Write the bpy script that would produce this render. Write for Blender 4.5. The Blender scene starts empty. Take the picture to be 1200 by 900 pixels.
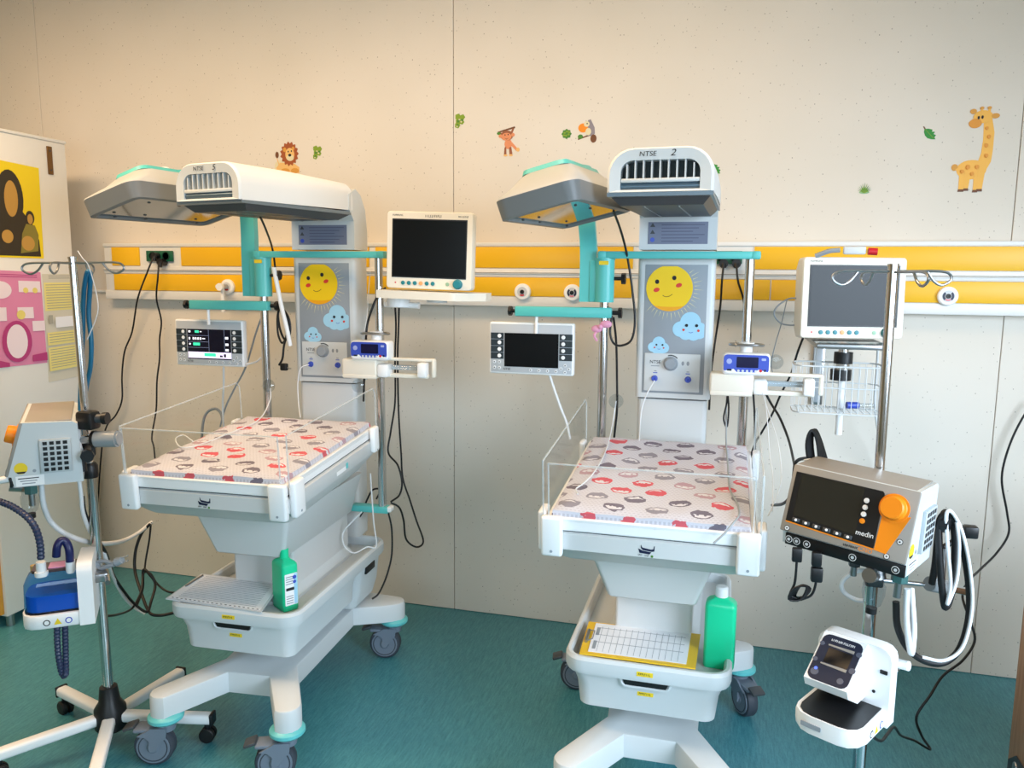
import bpy, bmesh, math, random
from mathutils import Matrix, Vector, Euler, noise

random.seed(4)
D = bpy.data
SC = bpy.context.scene
COL = SC.collection
PI = math.pi
rad = math.radians

# ------------------------------------------------------------------ camera
FPX, CAMH = 925.0, 1.6
PITCH, ROLL, YAW = 0.1391064, 0.00803576, 0.26431057
_cy, _sy = math.cos(YAW), math.sin(YAW)
_f0, _r0, _u0 = Vector((-_sy, _cy, 0)), Vector((_cy, _sy, 0)), Vector((0, 0, 1))
FW = math.cos(PITCH) * _f0 - math.sin(PITCH) * _u0
_up = math.cos(PITCH) * _u0 + math.sin(PITCH) * _f0
RT = math.cos(ROLL) * _r0 + math.sin(ROLL) * _up
UP = math.cos(ROLL) * _up - math.sin(ROLL) * _r0
cd = D.cameras.new('camera'); cam = D.objects.new('camera', cd); COL.objects.link(cam)
cd.sensor_width = 36.0; cd.lens = FPX / 1200 * 36.0; cd.clip_start = .02
cam.matrix_world = Matrix(((RT.x, UP.x, -FW.x, 0), (RT.y, UP.y, -FW.y, 0), (RT.z, UP.z, -FW.z, CAMH), (0, 0, 0, 1)))
SC.camera = cam


def ray(x, y):
    return FW + (x - 600) / FPX * RT - (y - 450) / FPX * UP


def ony(x, y, Y):           # point seen at a pixel on the plane y = Y
    d = ray(x, y); d = d * (Y / d.y); return Vector((d.x, d.y, d.z + CAMH))


def onx(x, y, X):
    d = ray(x, y); d = d * (X / d.x); return Vector((d.x, d.y, d.z + CAMH))


def onz(x, y, Z):
    d = ray(x, y); d = d * ((Z - CAMH) / d.z); return Vector((d.x, d.y, d.z + CAMH))


# ------------------------------------------------------------------ light
w = D.worlds.new('world'); SC.world = w; w.use_nodes = True
bg = w.node_tree.nodes['Background']; bg.inputs[0].default_value = (.55, .72, 1, 1); bg.inputs[1].default_value = .6
SC.view_settings.view_transform = 'Standard'; SC.view_settings.look = 'None'
SC.view_settings.gamma = 1; SC.view_settings.use_curve_mapping = False
SC.view_settings.exposure = 0.0


def area(name, loc, to, sx, sy, power, col, spread=180):
    l = D.lights.new(name, 'AREA'); l.shape = 'RECTANGLE'; l.size = sx; l.size_y = sy
    l.energy = power; l.color = col; l.spread = rad(spread)
    o = D.objects.new(name, l); COL.objects.link(o); o.location = loc
    o.rotation_euler = (Vector(to) - Vector(loc)).to_track_quat('-Z', 'Y').to_euler()
    return o


# daylight through the window in the right-hand wall, warm fittings on the ceiling
area('window_daylight', (2.52, .55, 1.72), (.45, 2.75, .35), 2.3, 1.5, 63, (.71, .85, 1), 95)
area('rear_window_daylight', (.1, -2.5, 1.7), (-.2, 2.4, .1), 3.0, 1.5, 25, (.70, .88, 1), 110)
LAMPS = ((-.6, 2.05, 19), (-2.6, 1.65, 53))
for lx, ly, lp in LAMPS: area('ceiling_lamp_light', (lx, ly, 3.02), (lx, ly + .1, 0), 1.5, .5, lp, (1, .69, .41))

# ------------------------------------------------------------------ materials
MATS = {}


def lin(c):
    return tuple(((v / 255) / 12.92 if v / 255 <= .04045 else ((v / 255 + .055) / 1.055) ** 2.4) for v in c)


def mat(name, rgb, rough=.5, metal=0.0, **kw):
    if name in MATS: return MATS[name]
    m = D.materials.new(name); m.use_nodes = True
    b = m.node_tree.nodes['Principled BSDF']
    b.inputs['Base Color'].default_value = (*lin(rgb), 1)
    b.inputs['Roughness'].default_value = rough
    b.inputs['Metallic'].default_value = metal
    for k, v in kw.items(): b.inputs[k.replace('_', ' ')].default_value = v
    MATS[name] = m
    return m


class NT:
    def __init__(s, m):
        s.t = m.node_tree; s.b = s.t.nodes['Principled BSDF']

    def n(s, kind, **props):
        o = s.t.nodes.new(kind)
        for k, v in props.items(): setattr(o, k, v)
        return o

    def put(s, sock, v):
        if hasattr(v, 'is_linked'): s.t.links.new(v, sock)
        else: sock.default_value = v

    def m(s, op, a, b=0.0, c=0.0):
        o = s.n('ShaderNodeMath', operation=op)
        s.put(o.inputs[0], a); s.put(o.inputs[1], b); s.put(o.inputs[2], c)
        return o.outputs[0]

    def mix(s, f, a, b):
        o = s.n('ShaderNodeMix', data_type='RGBA')
        s.put(o.inputs[0], f)
        s.put(o.inputs[6], (*a, 1) if isinstance(a, tuple) else a); s.put(o.inputs[7], (*b, 1) if isinstance(b, tuple) else b)
        return o.outputs[2]

    def coord(s): return s.n('ShaderNodeTexCoord').outputs['Object']

    def noise(s, vec, scale, detail=3, rough=.5):
        o = s.n('ShaderNodeTexNoise'); s.put(o.inputs['Vector'], vec)
        o.inputs['Scale'].default_value = scale; o.inputs['Detail'].default_value = detail; o.inputs['Roughness'].default_value = rough
        return o.outputs['Fac']

    def ramp(s, v, lo, hi): 
        o = s.n('ShaderNodeMapRange'); s.put(o.inputs[0], v); o.inputs[1].default_value = lo; o.inputs[2].default_value = hi
        o.clamp = True
        return o.outputs[0]

    def mapping(s, vec, scale=(1, 1, 1), rot=(0, 0, 0)):
        o = s.n('ShaderNodeMapping'); s.put(o.inputs[0], vec); o.inputs[3].default_value = scale; o.inputs[2].default_value = rot
        return o.outputs[0]

    def bump(s, h, strength, dist=.002):
        o = s.n('ShaderNodeBump'); s.put(o.inputs['Height'], h); o.inputs['Strength'].default_value = strength; o.inputs['Distance'].default_value = dist
        s.t.links.new(o.outputs[0], s.b.inputs['Normal'])

    def color(s, c): s.t.links.new(c, s.b.inputs['Base Color'])


def wall_material():
    m = mat('speckled_wall', (226, 218, 206), .6); n = NT(m); c = n.coord()
    v = n.n('ShaderNodeTexVoronoi'); n.put(v.inputs['Vector'], n.mapping(c, (1, 1, .75))); v.inputs['Scale'].default_value = 60
    rnd = n.n('ShaderNodeSeparateColor'); n.put(rnd.inputs[0], v.outputs['Color'])
    pick = n.m('GREATER_THAN', rnd.outputs[0], .35)
    size = n.m('MULTIPLY', rnd.outputs[1], .20)
    dot = n.m('MULTIPLY', n.m('LESS_THAN', v.outputs['Distance'], size), pick)
    fac = n.m('MULTIPLY', dot, n.m('MULTIPLY', rnd.outputs[2], .75))
    big = n.noise(c, 1.3, 3)
    base = n.mix(n.ramp(big, .3, .7), lin((229, 221, 210)), lin((219, 211, 198)))
    n.color(n.mix(fac, base, lin((120, 105, 90))))
    n.bump(n.noise(c, 140, 2), .08, .001)
    return m


def floor_material():
    m = mat('teal_linoleum', (70, 140, 138), .38); n = NT(m); c = n.coord()
    a = n.noise(n.mapping(c, (60, 7, 1), (0, 0, rad(35))), 2.2, 4, .65)
    b = n.noise(n.mapping(c, (90, 30, 1), (0, 0, rad(28))), 3, 3, .7)
    k = n.m('ADD', n.m('MULTIPLY', a, .6), n.m('MULTIPLY', b, .4))
    c1 = n.mix(n.ramp(k, .36, .66), lin((46, 116, 130)), lin((90, 160, 170)))
    big = n.noise(c, 1.1, 2)
    n.color(n.mix(n.m('MULTIPLY', n.ramp(big, .3, .7), .25), c1, lin((52, 116, 128))))
    n.t.links.new(n.m('ADD', n.m('MULTIPLY', k, .16), .30), n.b.inputs['Roughness'])
    n.bump(k, .10, .001)
    return m


def wood_material():
    m = mat('door_wood', (168, 128, 96), .45); n = NT(m); c = n.coord()
    k = n.noise(n.mapping(c, (30, 30, 1.6)), 2.2, 4, .6)
    n.color(n.mix(n.ramp(k, .35, .68), lin((150, 106, 74)), lin((186, 146, 112))))
    return m


def sheet_material():
    """white cotton printed with rows of little round owl motifs and short dashes"""
    m = mat('owl_print_cotton', (236, 230, 236), .85); n = NT(m); c = n.coord()
    sep = n.n('ShaderNodeSeparateXYZ'); n.put(sep.inputs[0], c); X, Y = sep.outputs[0], sep.outputs[1]
    CX, CY = .118, .066
    wob = n.m('MULTIPLY', n.m('SUBTRACT', n.noise(c, 22, 3), .5), .034)
    yy = n.m('DIVIDE', n.m('ADD', Y, n.m('ADD', wob, 5.0)), CY); row = n.m('FLOOR', yy)
    xx = n.m('ADD', n.m('DIVIDE', n.m('ADD', X, 5.0), CX), n.m('MULTIPLY', n.m('MODULO', row, 2), .5)); colm = n.m('FLOOR', xx)
    wn = n.n('ShaderNodeTexWhiteNoise', noise_dimensions='2D'); cb = n.n('ShaderNodeCombineXYZ')
    n.put(cb.inputs[0], colm); n.put(cb.inputs[1], row); n.put(wn.inputs['Vector'], cb.outputs[0])
    rs = n.n('ShaderNodeSeparateColor'); n.put(rs.inputs[0], wn.outputs['Color']); r1, r2, r3 = rs.outputs
    u = n.m('MULTIPLY', n.m('SUBTRACT', n.m('SUBTRACT', xx, colm), n.m('ADD', .40, n.m('MULTIPLY', r2, .2))), CX)
    v = n.m('MULTIPLY', n.m('SUBTRACT', n.m('SUBTRACT', yy, row), .5), CY)
    eu = n.m('DIVIDE', u, .031); ev = n.m('DIVIDE', v, .025)
    d = n.m('ADD', n.m('SQRT', n.m('ADD', n.m('MULTIPLY', eu, eu), n.m('MULTIPLY', ev, ev))), n.m('MULTIPLY', n.m('SUBTRACT', n.noise(c, 60, 2), .5), .5))
    ins = n.m('LESS_THAN', d, 1.0); ring = n.m('GREATER_THAN', d, .76)
    flip = n.m('SUBTRACT', n.m('MULTIPLY', n.m('GREATER_THAN', r1, .4), 2), 1)
    half = n.m('GREATER_THAN', n.m('MULTIPLY', ev, flip), n.m('SUBTRACT', n.m('MULTIPLY', r2, .5), .42))
    eye = n.m('LESS_THAN', n.m('ABSOLUTE', n.m('SUBTRACT', n.m('ABSOLUTE', eu), .32)), .10)
    eye = n.m('MULTIPLY', eye, n.m('LESS_THAN', n.m('ABSOLUTE', n.m('ADD', n.m('MULTIPLY', ev, flip), .18)), .12))
    fill = n.m('MULTIPLY', ins, n.m('MAXIMUM', n.m('MAXIMUM', ring, half), eye))
    cA = n.mix(n.m('GREATER_THAN', r3, .62), lin((150, 146, 160)), lin((214, 92, 104)))
    cB = n.mix(n.m('GREATER_THAN', r3, .30), lin((120, 112, 128)), cA)
    cC = n.mix(n.m('GREATER_THAN', r2, .78), cB, lin((190, 158, 172)))
    dx = n.m('FRACT', n.m('DIVIDE', n.m('ADD', X, 5.0), .012)); dyy = n.m('DIVIDE', n.m('ADD', Y, 5.0), .010)
    dx2 = n.m('FRACT', n.m('ADD', n.m('DIVIDE', n.m('ADD', X, 5.0), .012), n.m('MULTIPLY', n.m('MODULO', n.m('FLOOR', dyy), 2), .5)))
    dash = n.m('MULTIPLY', n.m('LESS_THAN', dx2, .55), n.m('LESS_THAN', n.m('FRACT', dyy), .3))
    base = n.mix(n.m('MULTIPLY', dash, .40), lin((214, 213, 224)), lin((158, 154, 168)))
    base = n.mix(ins, base, lin((226, 224, 232)))
    n.color(n.mix(fill, base, cC))
    n.bump(n.noise(c, 9, 3), .35, .01)
    return m


def clear_material(name, tint, refl=.06):
    m = D.materials.new(name); m.use_nodes = True; t = m.node_tree; t.nodes.remove(t.nodes['Principled BSDF'])
    out = t.nodes['Material Output']
    tr = t.nodes.new('ShaderNodeBsdfTransparent'); tr.inputs[0].default_value = (*tint, 1)
    gl = t.nodes.new('ShaderNodeBsdfGlossy'); gl.inputs['Roughness'].default_value = .06
    lw = t.nodes.new('ShaderNodeLayerWeight'); lw.inputs[0].default_value = .5
    pw = t.nodes.new('ShaderNodeMath'); pw.operation = 'POWER'; t.links.new(lw.outputs['Facing'], pw.inputs[0]); pw.inputs[1].default_value = 4.0
    ma = t.nodes.new('ShaderNodeMath'); ma.operation = 'MULTIPLY_ADD'; t.links.new(pw.outputs[0], ma.inputs[0]); ma.inputs[1].default_value = .22; ma.inputs[2].default_value = refl
    mx = t.nodes.new('ShaderNodeMixShader'); t.links.new(ma.outputs[0], mx.inputs[0])
    t.links.new(tr.outputs[0], mx.inputs[1]); t.links.new(gl.outputs[0], mx.inputs[2]); t.links.new(mx.outputs[0], out.inputs[0])
    MATS[name] = m
    return m


def glow(name, rgb, strength):
    m = mat(name, rgb, .4); b = m.node_tree.nodes['Principled BSDF']
    b.inputs['Emission Color'].default_value = (*lin(rgb), 1); b.inputs['Emission Strength'].default_value = strength
    return m


WALL = wall_material(); FLOOR = floor_material(); WOOD = wood_material(); SHEET = sheet_material()
ACRYL = clear_material('clear_acrylic', (.985, .99, .99), .02); SOFTCLEAR = clear_material('clear_plastic', (.86, .89, .91))
BLUECLEAR = clear_material('blue_water_chamber', (.35, .66, .95))
WHITE = mat('white_plastic', (236, 238, 238), .42); PUREW = mat('bright_white_plastic', (246, 247, 248), .4)
LGREY = mat('light_grey_plastic', (212, 217, 219), .42); CARR = mat('pale_grey_shell', (212, 213, 212), .45)
MGREY = mat('mid_grey_panel', (150, 158, 166), .5); HGREY = mat('hood_grey', (120, 124, 126), .42)
DGREY = mat('dark_grey_plastic', (66, 70, 74), .45); WHEELG = mat('caster_grey', (118, 128, 142), .5)
TYRE = mat('tyre_dark_grey', (60, 66, 76), .6); BLACK = mat('black_plastic', (16, 17, 20), .42); RUBBER = mat('black_rubber', (14, 14, 16), .55)
TEAL = mat('teal_enamel', (92, 196, 192), .35); TEALD = mat('teal_soft', (104, 200, 202), .35)
CHROME = mat('polished_steel', (205, 205, 205), .16, 1.0); STEEL = mat('brushed_steel', (170, 172, 174), .32, 1.0)
CREAM = mat('cream_plastic', (236, 230, 216), .45); SCREEN = mat('dark_screen', (16, 19, 22), .2, Specular_IOR_Level=.2)
YELLOW = mat('rail_yellow', (240, 186, 24), .4); RAILW = mat('rail_white', (226, 226, 224), .4)
GREENS = mat('socket_green', (12, 92, 66), .4); ORANGE = mat('orange_plastic', (240, 140, 20), .4)
BOTTLE = mat('green_bottle', (28, 214, 156), .3); PAPER = mat('paper', (240, 241, 245), .8); LINE = mat('ink_grey', (150, 155, 165), .8)
INK = mat('ink_black', (28, 28, 34), .7); TAGY = mat('yellow_tag', (240, 208, 40), .6); BLUE = mat('device_blue', (60, 84, 190), .35)
NAVY = mat('navy_plastic', (20, 26, 60), .35); RED = mat('red_plastic', (206, 30, 40), .4); BOARDY = mat('yellow_board', (236, 190, 40), .45)
HOSEB = mat('teal_blue_hose', (18, 104, 142), .35); HOSEW = mat('white_hose', (226, 228, 230), .4); HOSEN = mat('navy_corrugated_hose', (42, 52, 84), .4)
TAUPE = mat('taupe_metal', (150, 144, 136), .45); CLOUD = mat('sticker_pale_blue', (166, 214, 238), .5); SUNY = mat('sticker_yellow', (250, 206, 14), .5)
SUNO = mat('sticker_orange', (246, 170, 12), .5); CHEEK = mat('sticker_red', (222, 56, 44), .5); RAYC = mat('sticker_ray', (226, 216, 160), .5)
MIRROR = mat('lamp_glass', (150, 160, 170), .08, .85); PINK = mat('pink_plastic', (232, 160, 190), .5); BRASS = mat('brass', (122, 92, 58), .35, .8)
GAP = mat('joint_shadow_gap', (150, 142, 130), .9)


# ------------------------------------------------------------------ mesh helpers
def catmull(P, sub=6, closed=False):
    P = [Vector(p) for p in P]
    if len(P) < 3: return P
    out = []; n = len(P)
    for i in range(n if closed else n - 1):
        p1, p2 = P[i], P[(i + 1) % n]
        p0 = P[(i - 1) % n] if closed or i > 0 else p1 * 2 - p2
        p3 = P[(i + 2) % n] if closed or i + 2 < n else p2 * 2 - p1
        for k in range(sub):
            t = k / sub
            out.append(.5 * ((2 * p1) + (p2 - p0) * t + (2 * p0 - 5 * p1 + 4 * p2 - p3) * t * t + (3 * p1 - p0 - 3 * p2 + p3) * t ** 3))
    if not closed: out.append(P[-1])
    return out


def rrect(w, h, r, n=4, cx=0, cy=0):
    r = min(r, w / 2 - 1e-4, h / 2 - 1e-4); out = []
    for sx, sy, a0 in ((1, 1, 0), (-1, 1, 90), (-1, -1, 180), (1, -1, 270)):
        for k in range(n + 1):
            a = rad(a0 + 90 * k / n)
            out.append((cx + sx * (w / 2 - r) + r * math.cos(a), cy + sy * (h / 2 - r) + r * math.sin(a)))
    return out


def ell(cx, cy, rx, ry=None, n=24, a0=0, a1=360):
    ry = rx if ry is None else ry
    full = abs(a1 - a0) >= 360
    k = n if full else n + 1
    return [(cx + rx * math.cos(rad(a0 + (a1 - a0) * i / n)), cy + ry * math.sin(rad(a0 + (a1 - a0) * i / n))) for i in range(k)]


class MB:
    """collects shapes for ONE mesh object"""
    def __init__(s):
        s.v = []; s.f = []; s.fm = []; s.mats = []; s.T = Matrix.Identity(4)

    def mi(s, m):
        if m not in s.mats: s.mats.append(m)
        return s.mats.index(m)

    def add(s, verts, faces, m, T=None):
        o = len(s.v); M = s.T if T is None else s.T @ T
        s.v += [tuple(M @ Vector(p)) for p in verts]
        k = s.mi(m)
        for f in faces: s.f.append([o + i for i in f]); s.fm.append(k)
        return s

    def bm(s, bm, m, T=None):
        bm.verts.index_update()
        s.add([v.co.copy() for v in bm.verts], [[v.index for v in f.verts] for f in bm.faces], m, T); bm.free(); return s

    def box(s, c, size, m, bev=0, rot=None, seg=2):
        bm = bmesh.new(); bmesh.ops.create_cube(bm, size=1)
        for v in bm.verts: v.co = Vector((v.co.x * size[0], v.co.y * size[1], v.co.z * size[2]))
        if bev: bmesh.ops.bevel(bm, geom=bm.edges[:], offset=min(bev, min(size) * .49), segments=seg, profile=.5, affect='EDGES')
        T = Matrix.Translation(c)
        if rot: T = T @ Euler([rad(a) for a in rot]).to_matrix().to_4x4()
        return s.bm(bm, m, T)

    def span(s, a, b, m, bev=0, seg=2):
        return s.box([(a[i] + b[i]) / 2 for i in range(3)], [abs(b[i] - a[i]) for i in range(3)], m, bev, None, seg)

    def loft(s, rings, m, c0=True, c1=True, closed=True):
        n = len(rings[0]); v = [p for r in rings for p in r]; f = []
        for i in range(len(rings) - 1):
            for k in range(n if closed else n - 1):
                a = i * n + k; b = i * n + (k + 1) % n
                f.append([a, b, b + n, a + n])
        if c0: f.append(list(range(n))[::-1])
        if c1: f.append([len(v) - n + k for k in range(n)])
        return s.add(v, f, m)

    def cyl(s, p0, p1, r, m, r1=None, n=18, cap=True):
        p0, p1 = Vector(p0), Vector(p1); r1 = r if r1 is None else r1
        q = (p1 - p0).to_track_quat('Z', 'Y')
        rings = [[p + q @ Vector((rr * math.cos(2 * PI * k / n), rr * math.sin(2 * PI * k / n), 0)) for k in range(n)] for p, rr in ((p0, r), (p1, r1))]
        return s.loft(rings, m, cap, cap)

    def lathe(s, p0, axis, prof, m, n=24):
        """prof: (distance along axis, radius)"""
        p0 = Vector(p0); ax = Vector(axis).normalized(); q = ax.to_track_quat('Z', 'Y')
        rings = [[p0 + ax * h + q @ Vector((max(rr, 1e-5) * math.cos(2 * PI * k / n), max(rr, 1e-5) * math.sin(2 * PI * k / n), 0)) for k in range(n)] for h, rr in prof]
        return s.loft(rings, m)

    def tube(s, pts, r, m, n=8, sub=6, closed=False, rib=0):
        P = catmull(pts, sub, closed)
        if rib:      # resample evenly so that the corrugation is regular
            Q = [P[0]]; acc = 0
            for a, b in zip(P, P[1:]):
                L = (b - a).length; t = rib - acc
                while t <= L: Q.append(a.lerp(b, t / L)); t += rib
                acc = (acc + L) % rib
            P = Q
        rings = []; t0 = (P[1] - P[0]).normalized(); nrm = t0.orthogonal().normalized()
        for i, p in enumerate(P):
            if closed: t = (P[(i + 1) % len(P)] - P[i - 1])
            else: t = P[min(i + 1, len(P) - 1)] - P[max(i - 1, 0)]
            t = t.normalized() if t.length > 1e-9 else t0
            nrm = (nrm - t * nrm.dot(t)); nrm = nrm.normalized() if nrm.length > 1e-6 else t.orthogonal().normalized()
            bn = t.cross(nrm); rr = r * (1 - .18 * (i % 2)) if rib else r
            rings.append([p + rr * (math.cos(2 * PI * k / n) * nrm + math.sin(2 * PI * k / n) * bn) for k in range(n)])
        if closed: rings.append(rings[0]); return s.loft(rings, m, False, False)
        return s.loft(rings, m)

    def plate(s, poly, y, th, m):
        """polygon in (x, z), front face looking to -y at y - th"""
        n = len(poly); area2 = sum(poly[i][0] * poly[(i + 1) % n][1] - poly[(i + 1) % n][0] * poly[i][1] for i in range(n))
        if area2 < 0: poly = poly[::-1]
        v = [(x, y - th, z) for x, z in poly] + [(x, y, z) for x, z in poly]
        f = [list(range(n)), list(range(n, 2 * n))[::-1]] + [[i, i + n, (i + 1) % n + n, (i + 1) % n] for i in range(n)]
        return s.add(v, f, m)

    def prism(s, poly, z0, z1, m, bev=0):
        bm = bmesh.new(); vs = [bm.verts.new((x, y, z0)) for x, y in poly]; fc = bm.faces.new(vs)
        r = bmesh.ops.extrude_face_region(bm, geom=[fc]); 
        for e in r['geom']:
            if isinstance(e, bmesh.types.BMVert): e.co.z = z1
        bmesh.ops.recalc_face_normals(bm, faces=bm.faces[:])
        if bev: 
            ed = [e for e in bm.edges if abs(e.verts[0].co.z - e.verts[1].co.z) < 1e-6 and e.verts[0].co.z == max(z0, z1)]
            bmesh.ops.bevel(bm, geom=ed, offset=bev, segments=2, profile=.5, affect='EDGES')
        return s.bm(bm, m)

    def ball(s, c, r, m, n=14):
        r = (r, r, r) if not hasattr(r, '__len__') else r
        bm = bmesh.new(); bmesh.ops.create_uvsphere(bm, u_segments=n, v_segments=n // 2 + 1, radius=1)
        for v in bm.verts: v.co = Vector((v.co.x * r[0], v.co.y * r[1], v.co.z * r[2]))
        return s.bm(bm, m, Matrix.Translation(c))

    def text(s, txt, c, h, y, m, th=.0006, italic=0, sx=1.0):
        """lettering in the xz plane looking to -y, centred on c = (x, z)"""
        cu = D.curves.new('t', 'FONT'); cu.body = txt; cu.size = h; cu.align_x = 'CENTER'; cu.align_y = 'CENTER'; cu.shear = italic
        o = D.objects.new('t', cu); COL.objects.link(o)
        dg = bpy.context.evaluated_depsgraph_get(); me = D.meshes.new_from_object(o.evaluated_get(dg))
        v = [(c[0] + p.co.x * sx, y - th, c[1] + p.co.y) for p in me.vertices]
        s.add(v, [list(p.vertices) for p in me.polygons], m)
        D.objects.remove(o); D.curves.remove(cu); D.meshes.remove(me)
        return s

    def scrawl(s, x0, x1, z, h, y, m, seed=1, th=.0006):
        """lettering too small to read: a row of short ink strokes"""
        r = random.Random(seed); x = x0
        while x < x1 - h * .3:
            w_ = h * r.uniform(.35, .6); k = r.random()
            s.plate([(x, z - h / 2), (x + h * .16, z - h / 2), (x + h * .16, z + h / 2), (x, z + h / 2)], y, th, m)
            if k > .25: s.plate([(x, z + (h * .34 if k > .6 else -h * .5)), (x + w_, z + (h * .34 if k > .6 else -h * .5)), (x + w_, z + (h * .5 if k > .6 else -h * .34)), (x, z + (h * .5 if k > .6 else -h * .34))], y, th, m)
            if k > .7: s.plate([(x, z - h * .08), (x + w_ * .8, z - h * .08), (x + w_ * .8, z + h * .08), (x, z + h * .08)], y, th, m)
            x += w_ + h * .22
        return s

    def build(s, name, parent=None, label=None, sharp=32, smooth=True):
        me = D.meshes.new(name); me.from_pydata(s.v, [], s.f); me.validate()
        for m in s.mats: me.materials.append(m)
        if len(me.polygons) == len(s.fm): me.polygons.foreach_set('material_index', s.fm)
        bm = bmesh.new(); bm.from_mesh(me); bmesh.ops.recalc_face_normals(bm, faces=bm.faces[:]); bm.to_mesh(me); bm.free()
        me.update()
        if smooth: me.shade_smooth(); me.set_sharp_from_angle(angle=rad(sharp))
        o = D.objects.new(name, me); COL.objects.link(o)
        if parent: o.parent = parent
        if label: o['label'] = label
        return o


def tag(o, label, cat, group=None):
    o['label'] = label; o['category'] = cat
    if group: o['group'] = group
    return o


def struct(o): o['kind'] = 'structure'; return o


def thing(name, label, cat, loc=(0, 0, 0), rot=(0, 0, 0), group=None):
    o = D.objects.new(name, None); COL.objects.link(o); o.location = loc; o.rotation_euler = rot; o.empty_display_size = .1
    return tag(o, label, cat, group)


def inst(o, parent, T=None):
    c = o.copy(); COL.objects.link(c); c.parent = parent
    if T is not None: c.matrix_local = T
    return c
# ------------------------------------------------------------------ the room
WY = 3.41                                  # face of the back wall
RX0, RX1, RY0, RZ = -4.7, 2.6, -2.6, 3.08
struct(MB().span((RX0 - .1, RY0 - .1, -.1), (RX1 + .1, WY + .14, 0), FLOOR).build('floor'))
CEILM = mat('ceiling_paint', (236, 226, 208), .8); SIDEW = mat('side_wall_paint', (226, 216, 198), .7)
struct(MB().span((RX0 - .1, RY0 - .1, RZ), (RX1 + .1, WY + .14, RZ + .1), CEILM).build('ceiling'))
wb = struct(MB().span((RX0 - .1, WY + .012, 0), (RX1 + .1, WY + .14, RZ), GAP).build('wall_back'))
seams = [RX0, -3.43, -1.2, 1.023, RX1]
for a, b in zip(seams, seams[1:]):
    MB().span((a + .0013, WY, .002), (b - .0013, WY + .0125, RZ - .002), WALL, .0015, 1).build('wall_panel', wb)
struct(MB().span((RX0 - .1, RY0, 0), (RX0, WY, RZ), SIDEW).build('wall_left'))


def wall_with_window(name, wname, axis, at, lo, hi, w0, w1, z0, z1, out):
    """wall on x = at (axis 0) or y = at (axis 1) with one framed window opening"""
    def P(u, z, d): return (at + d, u, z) if axis == 0 else (u, at + d, z)
    m = MB()
    for u0, u1, a, b in ((lo, w0, 0, RZ), (w1, hi, 0, RZ), (w0, w1, 0, z0), (w0, w1, z1, RZ)):
        m.span(P(u0, a, 0), P(u1, b, out), SIDEW)
    wl = struct(m.build(name))
    f = MB(); t = .05
    for u0, u1, a, b in ((w0, w0 + t, z0, z1), (w1 - t, w1, z0, z1), (w0, w1, z0, z0 + t), (w0, w1, z1 - t, z1), ((w0 + w1) / 2 - t / 2, (w0 + w1) / 2 + t / 2, z0, z1)):
        f.span(P(u0, a, out * .55), P(u1, b, out * .95), WHITE, .004)
    win = struct(f.build(wname))
    for u0, u1 in ((w0 + t, (w0 + w1) / 2 - t / 2), ((w0 + w1) / 2 + t / 2, w1 - t)):
        MB().span(P(u0, z0 + t, out * .72), P(u1, z1 - t, out * .78), ACRYL).build('window_pane', win)
    MB().span(P(w0 - .04, z0 - .03, -out * .4), P(w1 + .04, z0, out * .5), WHITE, .004).build('window_sill', win)


wall_with_window('wall_right', 'window_1', 0, RX1, RY0, WY, -.65, 1.75, .95, 2.5, .1)
wall_with_window('wall_front', 'window_2', 1, RY0, RX0, RX1, -1.45, 1.65, .95, 2.5, -.1)

# ceiling fitting (above the frame) that carries the warm light
for (lx, ly, lp), lb in zip(LAMPS, ('warm ceiling lamp fixed above the two cots', 'warm ceiling lamp fixed near the cabinet')):
    cl = thing('ceiling_lamp', lb, 'lamp', (lx, ly, RZ))
    MB().span((-.8, -.28, -.045), (.8, .28, 0), WHITE, .01).build('housing', cl)
    MB().span((-.76, -.24, -.052), (.76, .24, -.0455), glow('warm_diffuser', (255, 214, 160), 2.0), .002).build('diffuser', cl)

# low wooden cabinet at the right, only its far corner is in view
dp = onz(1176, 935, 0)
wc = thing('wooden_cabinet', 'low brown wooden cabinet with a dark metal corner bracket at the right wall', 'cabinet', (dp.x + .36, dp.y - .24, 0))
MB().span((-.36, -.24, .0), (.36, .24, .88), WOOD, .004).build('body', wc)
MB().span((-.36, -.255, .88), (.375, .24, .905), WOOD, .005).build('top_board', wc)
for x0, x1 in ((-.35, -.003), (.003, .35)):
    o = MB().span((x0, -.258, .04), (x1, -.2405, .87), WOOD, .003).build('door', wc)
    MB().cyl((x1 - .04 if x0 < 0 else x0 + .04, -.259, .5), (x1 - .04 if x0 < 0 else x0 + .04, -.28, .5), .012, STEEL).build('knob', o)
STG = mat('door_bracket_metal', (72, 80, 86), .45, .5); br = MB()
br.loft([[(x, y, z) for y, z in [(.02, .01), (.225, .01), (.225, .14), (.17, .185), (.10, .185), (.02, .12)]] for x in (-.364, -.3602)], STG)
br.lathe((-.364, .165, .15), (-1, 0, 0), [(0, .016), (.003, .015), (.005, .01), (.006, 0)], STEEL)
br.build('corner_bracket', wc, 'dark metal corner bracket')

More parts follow.
